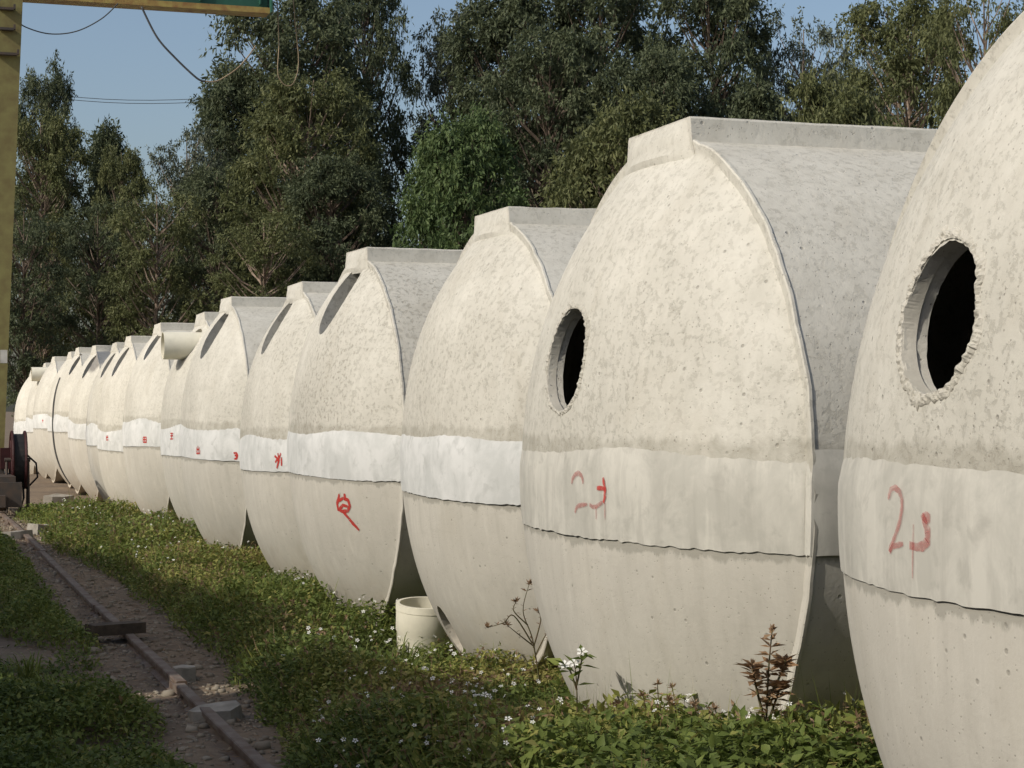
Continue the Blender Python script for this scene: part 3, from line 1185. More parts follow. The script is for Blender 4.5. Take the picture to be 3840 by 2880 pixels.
# ------------------------------------------------------------------ trees
def crown_arche(seed, H, W, n_cl, n_leaf, droop, low, shape):
    """one kind of tree: crown mesh + trunk mesh, base at origin"""
    rg = np.random.default_rng(seed)
    random.seed(seed)
    # trunk
    bx, by = rg.uniform(-.5, .5, 2)
    def tr(t):
        return np.array([bx * t * t * 1.4 + .15 * math.sin(t * 5 + seed), by * t * t * 1.4 + .15 * math.cos(t * 4 + seed), t * H * .93])
    mb = MB()
    ts = np.linspace(0, 1, 9)
    r0 = .012 * H + .02
    mb.tube([tr(t) for t in ts], [r0 * (1 - .86 * t) for t in ts], 7)
    Ps, Ds, Ns, Ls, Ws, Vr = [], [], [], [], [], []
    for ci in range(n_cl):
        t = low + (1 - low) * rg.beta(1.2, .95)
        env = W / 2 * shape((t - low) / (1 - low))
        rho = env * math.sqrt(rg.uniform(.02, 1))
        az = rg.uniform(0, 6.283)
        c = tr(t) + np.array([rho * math.cos(az), rho * math.sin(az), rg.normal(0, .2)])
        # limb
        tb_ = max(low * .5, t - .06 - .45 * rho / H - rg.uniform(0, .05))
        p0 = tr(tb_)
        if rho > .25:
            mid = (p0 + c) / 2 + np.array([0, 0, -.12 * rho])
            rr_ = .010 + .014 * rho
            mb.tube([p0, mid, c], [rr_ * 1.5, rr_, .006], 4, cap=False)
        k = int(n_leaf * rg.uniform(.5, 1.5))
        # several twigs per clump, leaves strung along each
        nt_ = max(4, k // 16)
        tip_az = rg.uniform(0, 6.283, nt_)
        tip_el = rg.normal(.15, .55, nt_)
        tl = rg.uniform(.35, .95, nt_) * (.55 + .1 * W)
        dirs = np.stack([np.cos(tip_az) * np.cos(tip_el), np.sin(tip_az) * np.cos(tip_el), np.sin(tip_el)], -1)
        out = np.array([math.cos(az), math.sin(az), .25]) * .5
        dirs = dirs + out
        dirs /= np.linalg.norm(dirs, axis=1, keepdims=True)
        wi = rg.integers(0, nt_, k)
        s = rg.uniform(.12, 1, k) ** .8
        pos = c + dirs[wi] * (tl[wi] * s)[:, None]
        pos[:, 2] -= droop * .45 * (tl[wi] * s) ** 2
        pos += rg.normal(0, .055, (k, 3))
        d = dirs[wi] * .6 + rg.normal(0, .55, (k, 3))
        d[:, 2] -= droop
        Ps.append(pos); Ds.append(d); Ns.append(rg.normal(0, 1, (k, 3)))
        Ls.append(rg.uniform(.12, .22, k)); Ws.append(rg.uniform(.045, .08, k))
        Vr.append(np.clip(rg.normal(.5, .2, k) + rg.normal(0, .13), 0, 1))
    P, D, Nn = np.concatenate(Ps), np.concatenate(Ds), np.concatenate(Ns)
    V, F = leaves(P, D, Nn, np.concatenate(Ls), np.concatenate(Ws), .15)
    me = mesh_np('crown', V, F, np.repeat(np.concatenate(Vr), 2))
    tm = bpy.data.meshes.new('trunk')
    tm.from_pydata(mb.v, [], mb.f)
    tm.update()
    return me, tm


sh_col = lambda f_: (.5 + .5 * min(1, f_ * 3)) * (1 - .5 * max(0, (f_ - .5) / .5) ** 2.2)
sh_round = lambda f_: (.45 + .55 * min(1, f_ * 2.2)) * (1 - max(0, (f_ - .62) / .40) ** 2.6 * .62)
sh_cone = lambda f_: (.5 + .5 * min(1, f_ * 4)) * (1 - .9 * max(0, f_ - .12) / .88)
sh_dome = lambda f_: math.sqrt(max(.03, 1 - (2 * f_ - .85) ** 2 / 1.4))
sh_umb = lambda f_: .25 + .75 * math.sin(min(1, f_ * 1.05) * math.pi * .78)
ARCH = dict(
    tall=crown_arche(1, 13, 5.2, 175, 300, .5, .14, sh_round),
    airy=crown_arche(2, 13, 5.0, 125, 230, .65, .22, sh_umb),
    cone=crown_arche(3, 10, 4.4, 130, 270, .5, .06, sh_cone),
    bush=crown_arche(4, 8, 5.2, 150, 300, .6, .05, sh_dome),
    tall2=crown_arche(5, 13, 5.4, 165, 290, .55, .16, sh_round),
)
ARCH_H = dict(tall=13, airy=13, cone=10, bush=8, tall2=13)
ARCH_W = dict(tall=5.2, airy=5.0, cone=4.4, bush=5.2, tall2=5.4)
variants = {}


def tree(kind, leaf, xd, top, wd, dist, label, rz, bark='bark'):
    """xd, top, wd in 2212-wide photo pixels; dist = depth in metres"""
    k = 3840 / 2212
    d = ray(xd * k, 1525)
    p = CAM + d * dist
    H = CAM.z + (1525 - top * k) / FPX * dist
    W = wd * (1.15 if xd > 600 else .96) * k / FPX * dist
    root = empty('tree', (p.x, p.y, -.05), rz)
    sz = H / ARCH_H[kind] / .985
    sx = W / ARCH_W[kind]
    root.scale = (sx, sx, sz)
    cm, tm = ARCH[kind]
    key = (kind, leaf)
    if key not in variants:
        m2 = cm.copy(); m2.materials.clear(); m2.materials.append(M[leaf]); variants[key] = m2
    if (kind, bark) not in variants:
        m2 = tm.copy(); m2.materials.clear(); m2.materials.append(M[bark]); variants[(kind, bark)] = m2
    link('crown', variants[key], None, root)
    link('trunk', variants[(kind, bark)], None, root)
    tag(root, label, 'tree', 'trees behind the row of tanks')
    return root


TREES = [
    ('tall2', 'leaf_dark', 92, 110, 150, 66, 'dark bushy tree top rising just right of the crane leg, tallest at the far left'),
    ('tall2', 'leaf_olive', 105, 218, 230, 58, 'olive tree right beside the crane leg, below the dark tree top'),
    ('cone', 'leaf_dark', 238, 225, 200, 60, 'dark pointed tree against the open sky, left of centre gap'),
    ('tall', 'leaf_olive', 275, 285, 130, 55, 'brownish olive tree just right of the dark pointed tree'),
    ('airy', 'leaf_pale', 395, 250, 190, 57, 'greyish tree stepping up toward the big trees, right of the pointed tree'),
    ('tall', 'leaf_dark', 520, 95, 240, 60, 'tall tree whose left edge borders the open sky under the hanging cable'),
    ('tall2', 'leaf_dark', 655, -70, 330, 60, 'big dark tree under the end of the green crane beam'),
    ('tall', 'leaf_olive', 640, 120, 260, 52, 'olive tree in front of the big dark tree under the beam end'),
    ('tall2', 'leaf_dark', 780, -120, 180, 64, 'tall slim tree left of the narrow sky gap'),
    ('airy', 'leaf_pale', 968, -20, 180, 66, 'pale airy tree just right of the narrow sky gap'),
    ('tall', 'leaf_dark', 1100, -90, 300, 62, 'tall dark tree above the bright green tree'),
    ('bush', 'leaf_green', 1015, 235, 270, 47, 'bright green bushy tree left of centre behind the third tank'),
    ('tall2', 'leaf_dark', 1300, -110, 300, 62, 'tall dark tree above the olive bushy tree behind the second tank'),
    ('bush', 'leaf_olive', 1295, 215, 310, 46, 'olive bushy tree right behind the second tank dome'),
    ('tall', 'leaf_dark', 1545, -110, 260, 60, 'tall dark tree over the ridge of the second tank'),
    ('airy', 'leaf_pale', 1745, 2, 190, 62, 'greyish tree with rounded top beside the right hand sky gap'),
    ('cone', 'leaf_dark', 1640, 130, 230, 54, 'dark tree between the two right hand trees, lower than both'),
    ('bush', 'leaf_olive', 1840, 165, 270, 45, 'low olive tree behind the far end of the second tank ridge'),
    ('tall2', 'leaf_pale', 1870, 92, 200, 57, 'greyish tree filling below the right hand sky gap'),
    ('tall2', 'leaf_olive', 1985, -60, 270, 50, 'tall olive tree left of the nearest tank outline'),
    ('airy', 'leaf_olive', 2130, -120, 220, 38, 'weeping tree hanging over the nearest tank at the top right'),
    ('airy', 'leaf_dark', 60, 420, 200, 50, 'lower dark tree behind the crane leg at the left edge'),
    ('airy', 'leaf_dark', 200, 420, 200, 52, 'lower dark tree under the pointed tree'),
    ('airy', 'leaf_olive', 345, 380, 220, 50, 'lower dark tree between the pointed tree and the big trees'),
    ('tall2', 'leaf_dark', 470, 330, 240, 54, 'dark tree in front of the tall tree under the hanging cable'),
    ('airy', 'leaf_olive', 560, 440, 240, 48, 'small olive tree behind the far tanks, low in the middle left'),
    ('tall', 'leaf_dark', 715, 300, 220, 50, 'dark tree low in front of the slim tree left of the sky gap'),
    ('bush', 'leaf_dark', 860, 520, 200, 50, 'low dark tree at the foot of the narrow sky gap'),
    ('tall2', 'leaf_dark', 1180, 40, 260, 58, 'dark tree between the bright green and the olive bushy trees'),
    ('tall', 'leaf_dark', 1430, 60, 240, 56, 'dark tree right of the olive bushy tree'),
]
for i, (kd, lf, xd, tp, wd, ds, lb) in enumerate(TREES):
    tree(kd, lf, xd, tp, wd, ds, lb, i * 2.39, 'bark_pale' if lf in ('leaf_pale', 'leaf_olive') else 'bark')

# ------------------------------------------------------------------ gantry crane
M['green'] = simple('green_paint', (.030, .105, .075), .5, (.022, .075, .055), 3)
M['yellow'] = simple('olive_yellow_paint', (.36, .285, .09), .55, (.24, .13, .05), 9, bump=.2)
M['olive'] = simple('dull_olive_paint', (.215, .195, .075), .55, (.165, .135, .055), 7, bump=.15)
M['dark'] = simple('black_rubber', (.018, .018, .02), .7, (.03, .028, .026), 10)
M['redmetal'] = simple('red_oxide_metal', (.05, .014, .015), .6, (.03, .01, .01), 8)
M['iron'] = simple('grimy_steel', (.055, .05, .046), .6, (.09, .065, .05), 8)
M['plate'] = simple('white_plate', (.55, .53, .48), .6)
CY_ = 28.9
crane = empty('gantry_crane', (RAILX, CY_, 0))
tag(crane, 'gantry crane with olive leg at the left edge and green beam overhead', 'crane')
# leg: tapered box column
def leg_sec(z):
    f_ = z / 7.45
    xr = .05 + .27 * f_
    xl = -.36 - .42 * f_
    hy_ = .14 + .12 * f_
    return xl, xr, hy_
mb = MB()
zs = [.62, 2, 4, 6, 7.45]
pv = []
for z in zs:
    xl, xr, h_ = leg_sec(z)
    pv += [(xl, -h_, z), (xr, -h_, z), (xr, h_, z), (xl, h_, z)]
fs = []
for i in range(len(zs) - 1):
    for j in range(4):
        fs.append((i * 4 + j, i * 4 + (j + 1) % 4, (i + 1) * 4 + (j + 1) % 4, (i + 1) * 4 + j))
fs += [(3, 2, 1, 0), tuple(len(pv) - 4 + j for j in range(4))]
mb.add(pv, fs)
mb.build('leg', M['olive'], crane)
for v_, w_ in ((36, 0.10), (112, .10), (205, .20)):
    p = on_y(40, v_, CY_ - .27)
    mb = MB()
    mb.box((p.x - RAILX - .06, -.33 + .02, p.z), (w_ + .1, .10, .035))
    mb.box((p.x - RAILX - .0 + w_ / 2, -.33, p.z + .03), (.03, .08, .07))
    mb.build('bracket', M['iron'], crane)
p = on_y(14, 1337, CY_ - .16)
mb = MB(); mb.box((p.x - RAILX, -.172, p.z), (.10, .012, .19)); mb.build('plate', M['plate'], crane)
# beam
bx1 = 5.41 - RAILX
zb_ = 7.45
mb = MB(); mb.box(((bx1 - 6) / 2, -.02, zb_ + .042), (bx1 + 6, .34, .085)); mb.build('bottom_flange', M['yellow'], crane)
mb = MB(); mb.box(((bx1 - 6) / 2 - .02, 0, zb_ + .085 + .467), (bx1 + 6, .22, .934)); mb.build('web', M['green'], crane)
mb = MB(); mb.box(((bx1 - 6) / 2, 0, zb_ + 1.07), (bx1 + 6, .62, .09)); mb.build('top_flange', M['green'], crane)
mb = MB(); mb.box((bx1 + .012, 0, zb_ + .56), (.02, .60, 1.11)); mb.build('end_plate', M['green'], crane)
for xx in np.arange(-1, bx1, .9):
    mb = MB(); mb.box((xx + .3, -.143, zb_ + .57), (.02, .07, .88)); mb.build('stiffener', M['green'], crane)
# bogie with wheels
mb = MB()
mb.box((0, -.2, .40), (.34, 2.4, .30))
mb.box((-.17, 0, .58), (.5, .5, .1))
mb.build('bogie_frame', M['iron'], crane)
for yy in (-1.1, .7):
    mb = MB(); mb.tube([(-.06, yy, .061 + .19), (.06, yy, .061 + .19)], .19, 24); mb.build('wheel', M['iron'], crane)
mb = MB(); mb.box((.08, -1.38, .30), (.34, .22, .34)); mb.build('motor_housing', M['iron'], crane)
mb = MB(); mb.box((-.02, -1.6, .10 + .12), (.08, .20, .16)); mb.build('rail_sweep', M['iron'], crane)
# hose reel beside the leg
def disc_px(u0, u1, v0, v1, y):
    a_, b_ = on_y(u0, v0, y), on_y(u1, v1, y)
    return a_, b_
reel = empty('cable_reel', (0, 0, 0)); 
ra, rb_ = on_y(44, 1630, CY_ - .5), on_y(92, 1850, CY_ - .5)
reel.location = (ra.x, CY_ - .5, 0)
tag(reel, 'black cable reel with dark red rims beside the crane leg', 'cable reel')
zc_ = (ra.z + rb_.z) / 2 + .06
rad = (ra.z - rb_.z) / 2 * .95
wx = rb_.x - ra.x
mb = MB(); mb.tube([(.02, 0, zc_), (wx - .02, 0, zc_)], rad * .93, 32); mb.build('cable_coil', M['dark'], reel)
for xx in (0, wx):
    mb = MB()
    pts = [(xx, math.cos(t) * rad, zc_ + math.sin(t) * rad) for t in np.linspace(0, 2 * math.pi, 33)]
    mb.tube(pts, .022, 6, cap=False)
    for t in np.linspace(0, math.pi, 4, endpoint=False):
        mb.tube([(xx, math.cos(t) * rad, zc_ + math.sin(t) * rad), (xx, -math.cos(t) * rad, zc_ - math.sin(t) * rad)], .012, 5)
    mb.build('reel_rim', M['redmetal'], reel)
mb = MB()
mb.tube([(-.10, 0, zc_), (wx + .08, 0, zc_)], .03, 8)
for xx in (-.07, wx + .05):
    mb.tube([(xx, 0, zc_), (xx, -.1, .0)], .02, 6)
    mb.tube([(xx, 0, zc_), (xx, .25, .0)], .02, 6)
mb.build('stand', M['iron'], reel)
mb = MB()
mb.tube([(wx * .6, 0, zc_ - rad * .7), (wx * .62, -.05, .25), (wx * .7, -.1, .06), (wx * .9, -.1, .22), (wx * .85, 0, zc_ - rad * .6)], .016, 6)
mb.tube([(wx, 0, zc_ + .1), (wx + .16, 0, zc_ - .05), (wx + .18, 0, zc_ - .25), (wx + .02, 0, zc_ - .42)], .014, 6)
mb.build('loose_cable', M['dark'], reel)
# motor box left of reel
mb = MB()
p = on_y(24, 1720, CY_ - .45)
mb.box((0, 0, 0), (.16, .22, .3)); mb.tube([(.08, 0, 0), (.14, 0, 0)], .06, 12)
o = mb.build('drive_motor', M['redmetal'], crane); o.location = (p.x - RAILX, -.25, p.z)

M['cable'] = simple('cable_sheath', (.05, .055, .06), .6, (.08, .08, .08), 3)
M['cable_tan'] = simple('tan_rope', (.32, .25, .16), .8, (.22, .17, .11), 3)


def spline(pts, n=8):
    pts = [Vector(p) for p in pts]
    out = []
    for i in range(len(pts) - 1):
        p0, p1, p2, p3 = pts[max(i - 1, 0)], pts[i], pts[i + 1], pts[min(i + 2, len(pts) - 1)]
        for k in range(n):
            t = k / n
            out.append(.5 * ((2 * p1) + (p2 - p0) * t + (2 * p0 - 5 * p1 + 4 * p2 - p3) * t * t + (3 * p1 - p0 - 3 * p2 + p3) * t ** 3))
    out.append(pts[-1])
    return out


def cable(pix, y, r, mat, label):
    pts = [on_y(u * .633, v * .633, y) for u, v in pix]
    o = pts[0].copy()
    mb = MB()
    mb.tube(spline([p - o for p in pts]), r, 6)
    ob = mb.build('hanging_cable', mat, None, True)
    ob.location = o
    tag(ob, label, 'cable')
    return ob


cable([(100, 110), (145, 157), (290, 200), (450, 186), (600, 112), (700, 20)], CY_ - .2, .009, M['cable'], 'grey cable sagging from the crane leg up to the beam')
cable([(838, 40), (930, 220), (1040, 345), (1165, 462), (1215, 482)], CY_ - .2, .015, M['cable'], 'dark cable hanging from the beam down across the open sky')
cable([(1215, 482), (1290, 478), (1400, 410), (1470, 335), (1515, 270)], CY_ - .2, .011, M['cable_tan'], 'tan rope curving up from the end of the dark cable before the trees')
cable([(1640, -30), (1652, 250), (1645, 420), (1665, 480), (1700, 508), (1735, 496), (1762, 430), (1768, 330), (1750, 150), (1735, -30)], CY_, .008, M['cable_tan'], 'tan rope loop hanging beyond the end of the green beam')
for i, (v0, v1) in enumerate(((346, 368), (357, 381))):
    a_, b_ = on_y(80, v0 - 4, 95), on_y(800, v1, 95)
    pts = [a_.lerp(b_, t) + Vector((0, 0, -.25 * math.sin(math.pi * t))) for t in np.linspace(-.3, 1.4, 15)]
    mb = MB(); mb.tube([p - a_ for p in pts], .016, 5)
    ob = mb.build('power_line', M['cable'], None); ob.location = a_
    tag(ob, ('upper' if i == 0 else 'lower') + ' of two thin power lines crossing the open sky at the left', 'power line')

# ------------------------------------------------------------------ unseen sheet metal walls, added at the left to shade the strip beside the rail
M['sheet'] = simple('shade_wall_sheet', (.35, .37, .38), .5, (.27, .27, .26), 2)


def make_shade_wall(y0, y1, x, h, label, hf=None):
    root = empty('added_shade_wall', (x, y0, 0))
    tag(root, label, 'wall', 'unseen walls added for shade left of the camera')
    n = int((y1 - y0) / .9)
    mb0 = None
    for i in range(n):
        ya, yb = (y1 - y0) * i / n, (y1 - y0) * (i + 1) / n
        hh = h(y0 + (ya + yb) / 2) - .1
        mb = MB()
        m_ = 6
        pts = [(.02 if q % 2 else -.02, ya + (yb - ya) * q / m_) for q in range(m_ + 1)]
        mb.add([(px_, py_, 0) for px_, py_ in pts] + [(px_, py_, h(y0 + py_)) for px_, py_ in pts], [(q, q + 1, m_ + 1 + q + 1, m_ + 1 + q) for q in range(m_)])
        mb.build('panel', M['sheet'], root)
        if i % 3 == 0:
            mb = MB(); mb.box((-.1, ya, hh / 2), (.1, .1, hh)); mb.build('post', M['iron'], root)


NEAR_Y, NEAR_H = [-14, 3.2, 3.9, 4.6, 5.2, 5.9, 6.75, 7.45, 7.85, 8.68], [4.50, 4.50, 4.62, 4.88, 4.98, 4.99, 4.96, 4.76, 4.54, 4.38]  # wall tops and the gap between them shaped to throw the ground shadow's outline
FAR_Y, FAR_H = [9.06, 9.7, 10.5, 11.1, 12.2, 14.0, 15.5, 17.4, 19.8, 21.1], [4.70, 4.85, 4.75, 4.62, 4.60, 4.46, 4.52, 4.26, 4.15, 3.85]
make_shade_wall(-14, 8.68, -4.0, lambda y: float(np.interp(y, NEAR_Y, NEAR_H)) + .03 * math.sin(y * 7), 'unseen sheet metal wall added to cast shade left of the rail, nearer section')
make_shade_wall(9.06, 21.1, -4.0, lambda y: float(np.interp(y, FAR_Y, FAR_H)) + .03 * math.sin(y * 6), 'unseen sheet metal wall added to cast shade left of the rail, farther section')

# ------------------------------------------------------------------ weeds
def weed_height(x, y):
    """canopy height of the low weeds (0 = bare)"""
    n1 = fbm(x, y, .9, 21, 3)
    n2 = fbm(x, y, 2.6, 31, 2)
    edge = 1.63 + .34 * (fbm(np.zeros_like(y), y, .7, 41, 2) - .5) + .26 * np.clip((y - 9.5) / 3, 0, 1) * np.clip((20 - y) / 4, 0, 1) - .18 * np.clip((8.5 - y) / 1.5, 0, 1)
    right = np.clip((x - edge) / .28, 0, 1)
    # far end is mostly bare rubble
    far = np.clip((30 - y) / 6, .0, 1)
    hr = right * (.13 + .34 * n1 * (.5 + .8 * n2) + .11 * np.clip((8.3 - y) / 1.5, 0, 1) + .09 * np.clip((6.9 - y) / .9, 0, 1) + .16 * np.clip((6.0 - y) / .6, 0, 1)) * far
    hr = hr * (1 - .78 * np.exp(-(((x - 2.78) / .5) ** 2 + ((y - 10.2) / .8) ** 2)))
    hr = np.where(y > 23, hr * np.clip((n1 - .38) * 6, 0, 1), hr)
    ledge = 1.30 + .25 * (fbm(np.ones_like(y), y, .8, 51, 2) - .5)
    left = np.clip((ledge - x) / .3, 0, 1) * np.clip((n1 - .33) * 6, 0, 1)
    bare = np.exp(-((y - 10.7) / 1.0) ** 2) * np.clip((x - .3) / .4, 0, 1)
    hl = left * (.06 + .26 * n2) * (1 - .85 * bare)
    return np.maximum(hr, hl)


def inside_tank(x, y, z, pad=.0):
    res = np.zeros(len(x), bool)
    for k in TANKS:
        c = tank_frame(k)
        dy, dz = y - c.y, z - c.z
        r = np.sqrt(dy * dy + dz * dz)
        res |= (r < R + .01) & (x > c.x + dome_x(r) - pad)
    return res


M['weed'] = leafmat('weed_leaf', [(0, (.055, .078, .02)), (.35, (.12, .16, .036)), (.62, (.20, .235, .055)), (.84, (.31, .29, .085)), (.93, (.22, .155, .075)), (1, (.18, .11, .06))], .3, 1.1)
M['dry'] = leafmat('dry_leaf', [(0, (.14, .085, .05)), (.5, (.24, .155, .09)), (1, (.34, .24, .145))], .25, 3)
M['rusty'] = leafmat('rusty_leaf', [(0, (.24, .14, .075)), (.5, (.36, .23, .13)), (1, (.46, .33, .20))], .3, 3)
M['stem'] = simple('weed_stem', (.10, .10, .04), .8, (.12, .07, .04), 20)
M['petal'] = simple('white_petal', (.80, .79, .74), .7, (.66, .66, .60), 30)
M['flower_eye'] = simple('yellow_flower_eye', (.55, .36, .05), .7)


def scatter_weeds(seed, n, x0, x1, y0, y1, smin, smax):
    rg = np.random.default_rng(seed)
    x = rg.uniform(x0, x1, n)
    y = y0 + (y1 - y0) * rg.uniform(0, 1, n)
    h = weed_height(x, y)
    keep = (h > .03) & (rg.uniform(0, 1, n) < np.clip(h / .22, .25, 1))
    x, y, h = x[keep], y[keep], h[keep]
    z = ground_h(x, y) + h * (1 - .75 * rg.uniform(0, 1, len(x)) ** 1.5) + rg.normal(0, .02, len(x))
    ok = ~inside_tank(x, y, z, .02)
    x, y, z, h = x[ok], y[ok], z[ok], h[ok]
    k = len(x)
    az = rg.uniform(0, 6.283, k)
    el = rg.normal(.12, .5, k)
    D = np.stack([np.cos(az) * np.cos(el), np.sin(az) * np.cos(el), np.sin(el)], -1)
    Nn = np.stack([rg.normal(0, .35, k), rg.normal(0, .35, k), np.ones(k)], -1)
    ln = rg.uniform(smin, smax, k)
    V, F = leaves(np.stack([x, y, z], -1), D, Nn, ln, ln * rg.uniform(.42, .62, k), .18)
    patch = fbm(x, y, 1.4, 77, 3)
    var = np.clip(.42 + .55 * (patch - .5) * 1.7 + rg.normal(0, .17, k), 0, 1)
    # some patches have gone brown
    br = np.clip((fbm(x, y, 1.1, 91, 2) - .50) * 6 + 1.1 * np.clip((7.6 - y) / .6, 0, 1) * vnoise(x, y, 2.2, 5), 0, 1) * np.clip((x - 1.7) / .5, 0, 1)
    var = np.where(rg.uniform(0, 1, k) < .08 + br * .75, rg.uniform(.86, 1.0, k), var * .88)
    return V, F, np.repeat(var, 2)


parts = [scatter_weeds(1, 170000, .3, 3.6, 6.6, 10, .018, .042), scatter_weeds(9, 105000, .8, 3.3, 4.4, 7.0, .018, .054), scatter_weeds(2, 180000, .0, 3.6, 10, 18, .022, .046), scatter_weeds(3, 80000, -.2, 3.6, 18, 30, .035, .07)]
Vs, Fs, Va, off_ = [], [], [], 0
for V_, F_, v_ in parts:
    Vs.append(V_); Fs.append(F_ + off_); Va.append(v_); off_ += len(V_)
o = link('weeds', mesh_np('weeds', np.concatenate(Vs), np.concatenate(Fs), np.concatenate(Va)), M['weed'])
tag(o, 'low leafy green weeds covering the ground in front of the tanks', 'weeds', kind='stuff')

# grass blades mixed in (uncountable)
rg = np.random.default_rng(5)
n = 20000
x = rg.uniform(.2, 3.2, n); y = rg.uniform(5, 27, n)
h = weed_height(x, y)
kp = (h > .04) & ~inside_tank(x, y, np.full(n, .2), .03)
x, y, h = x[kp], y[kp], h[kp]
k = len(x)
D = np.stack([rg.normal(0, .45, k), rg.normal(0, .45, k), np.ones(k)], -1)
V_, F_ = leaves(np.stack([x, y, ground_h(x, y)], -1), D, rg.normal(0, 1, (k, 3)), h * rg.uniform(.8, 1.45, k), rg.uniform(.006, .012, k), .1)
o = link('grass', mesh_np('grass', V_, F_, np.repeat(np.clip(rg.normal(.62, .25, k), 0, 1), 2)), M['weed'])
tag(o, 'thin grass blades growing through the weeds', 'grass', kind='stuff')


# dry stems standing out of the weeds (uncountable)
n = 5200
x = rg.uniform(1.5, 3.2, n); y = 4.6 + 20 * rg.uniform(0, 1, n) ** 1.5
h = weed_height(x, y)
kp = (h > .10) & (fbm(x, y, 1.1, 91, 2) + .12 * (y < 7.6) > .46) & ~inside_tank(x, y, h, .08)
x, y, h = x[kp], y[kp], h[kp]
k = len(x)
D = np.stack([rg.normal(0, .38, k), rg.normal(0, .38, k), np.ones(k)], -1)
V_, F_ = leaves(np.stack([x, y, ground_h(x, y) + h * .4], -1), D, rg.normal(0, 1, (k, 3)), h * .6 + rg.uniform(.0, .13, k), rg.uniform(.003, .007, k), .1)
tipn = k // 2
tp = np.stack([x, y, ground_h(x, y) + h * .4], -1) + D / np.linalg.norm(D, axis=1, keepdims=True) * (h * .6 + .05)[:, None]
Vt, Ft = leaves(np.repeat(tp[:tipn], 4, 0), rg.normal(0, 1, (tipn * 4, 3)), rg.normal(0, 1, (tipn * 4, 3)), rg.uniform(.010, .03, tipn * 4), rg.uniform(.006, .013, tipn * 4), .15)
o = link('dry_stems', mesh_np('dry_stems', np.concatenate([V_, Vt]), np.concatenate([F_, Ft + len(V_)]), rg.uniform(0, 1, len(F_) + len(Ft))), M['dry'])
tag(o, 'dry brown stems and seed heads standing out of the weeds', 'dry stems', kind='stuff')

# dead stalks lying on the bare strip (uncountable)
n = 5000
x = RAILX + rg.normal(.05, .42, n); y = rg.uniform(6.5, 31, n)
kp = weed_height(x, y) < .12
x, y = x[kp], y[kp]
k = len(x)
az = rg.uniform(0, 6.28, k)
V_, F_ = leaves(np.stack([x, y, ground_h(x, y) + .006], -1), np.stack([np.cos(az), np.sin(az), rg.uniform(-.02, .22, k)], -1), np.stack([rg.normal(0, .3, k), rg.normal(0, .3, k), np.ones(k)], -1), rg.uniform(.04, .16, k), rg.uniform(.003, .008, k), .1)
o = link('dead_stalks', mesh_np('dead_stalks', V_, F_, np.repeat(rg.uniform(0, 1, k), 2)), M['dry'])
tag(o, 'dead stalks and straw strewn over the bare soil by the rail', 'straw', kind='stuff')


# small white wildflowers (uncountable)
def flower_mesh(P, size, tilt, rg):
    V, F = [], []
    base = 0
    for p, s, tl in zip(P, size, tilt):
        nrm = Vector((tl[0], tl[1], 1)).normalized()
        t, q = nrm.orthogonal().normalized(), None
        q = nrm.cross(t)
        m_ = 5
        a0 = rg.uniform(0, 6.28)
        for j in range(m_):
            a_ = a0 + 2 * math.pi * j / m_
            d = t * math.cos(a_) + q * math.sin(a_)
            e = t * math.cos(a_ + 1.57) + q * math.sin(a_ + 1.57)
            b = Vector(p)
            V += [b + d * s * .12, b + d * s * .62 + e * s * .30 + nrm * s * .12, b + d * s + nrm * s * .05, b + d * s * .62 - e * s * .30 + nrm * s * .12]
            F.append((base, base + 1, base + 2, base + 3)); base += 4
    return V, F


n = 2600
x = rg.uniform(.4, 3.1, n); y = 5 + 20 * rg.uniform(0, 1, n) ** 1.3
h = weed_height(x, y)
cl = fbm(x, y, 1.3, 63, 2)
kp = (h > .12) & (cl > .5) & ~inside_tank(x, y, h, .06) & (x > 1.4)
x, y, h = x[kp][:620], y[kp][:620], h[kp][:620]
z = ground_h(x, y) + h + rg.uniform(.0, .07, len(x))
Vf, Ff = flower_mesh(np.stack([x, y, z], -1), rg.uniform(.007, .014, len(x)), rg.normal(0, .5, (len(x), 2)) + np.array([-.2, -.5]), rg)
me = bpy.data.meshes.new('wildflowers')
me.from_pydata([tuple(v_) for v_ in Vf], [], Ff)
o = link('wildflowers', me, M['petal'])
tag(o, 'tiny white wildflowers dotted over the weeds', 'flowers', kind='stuff')


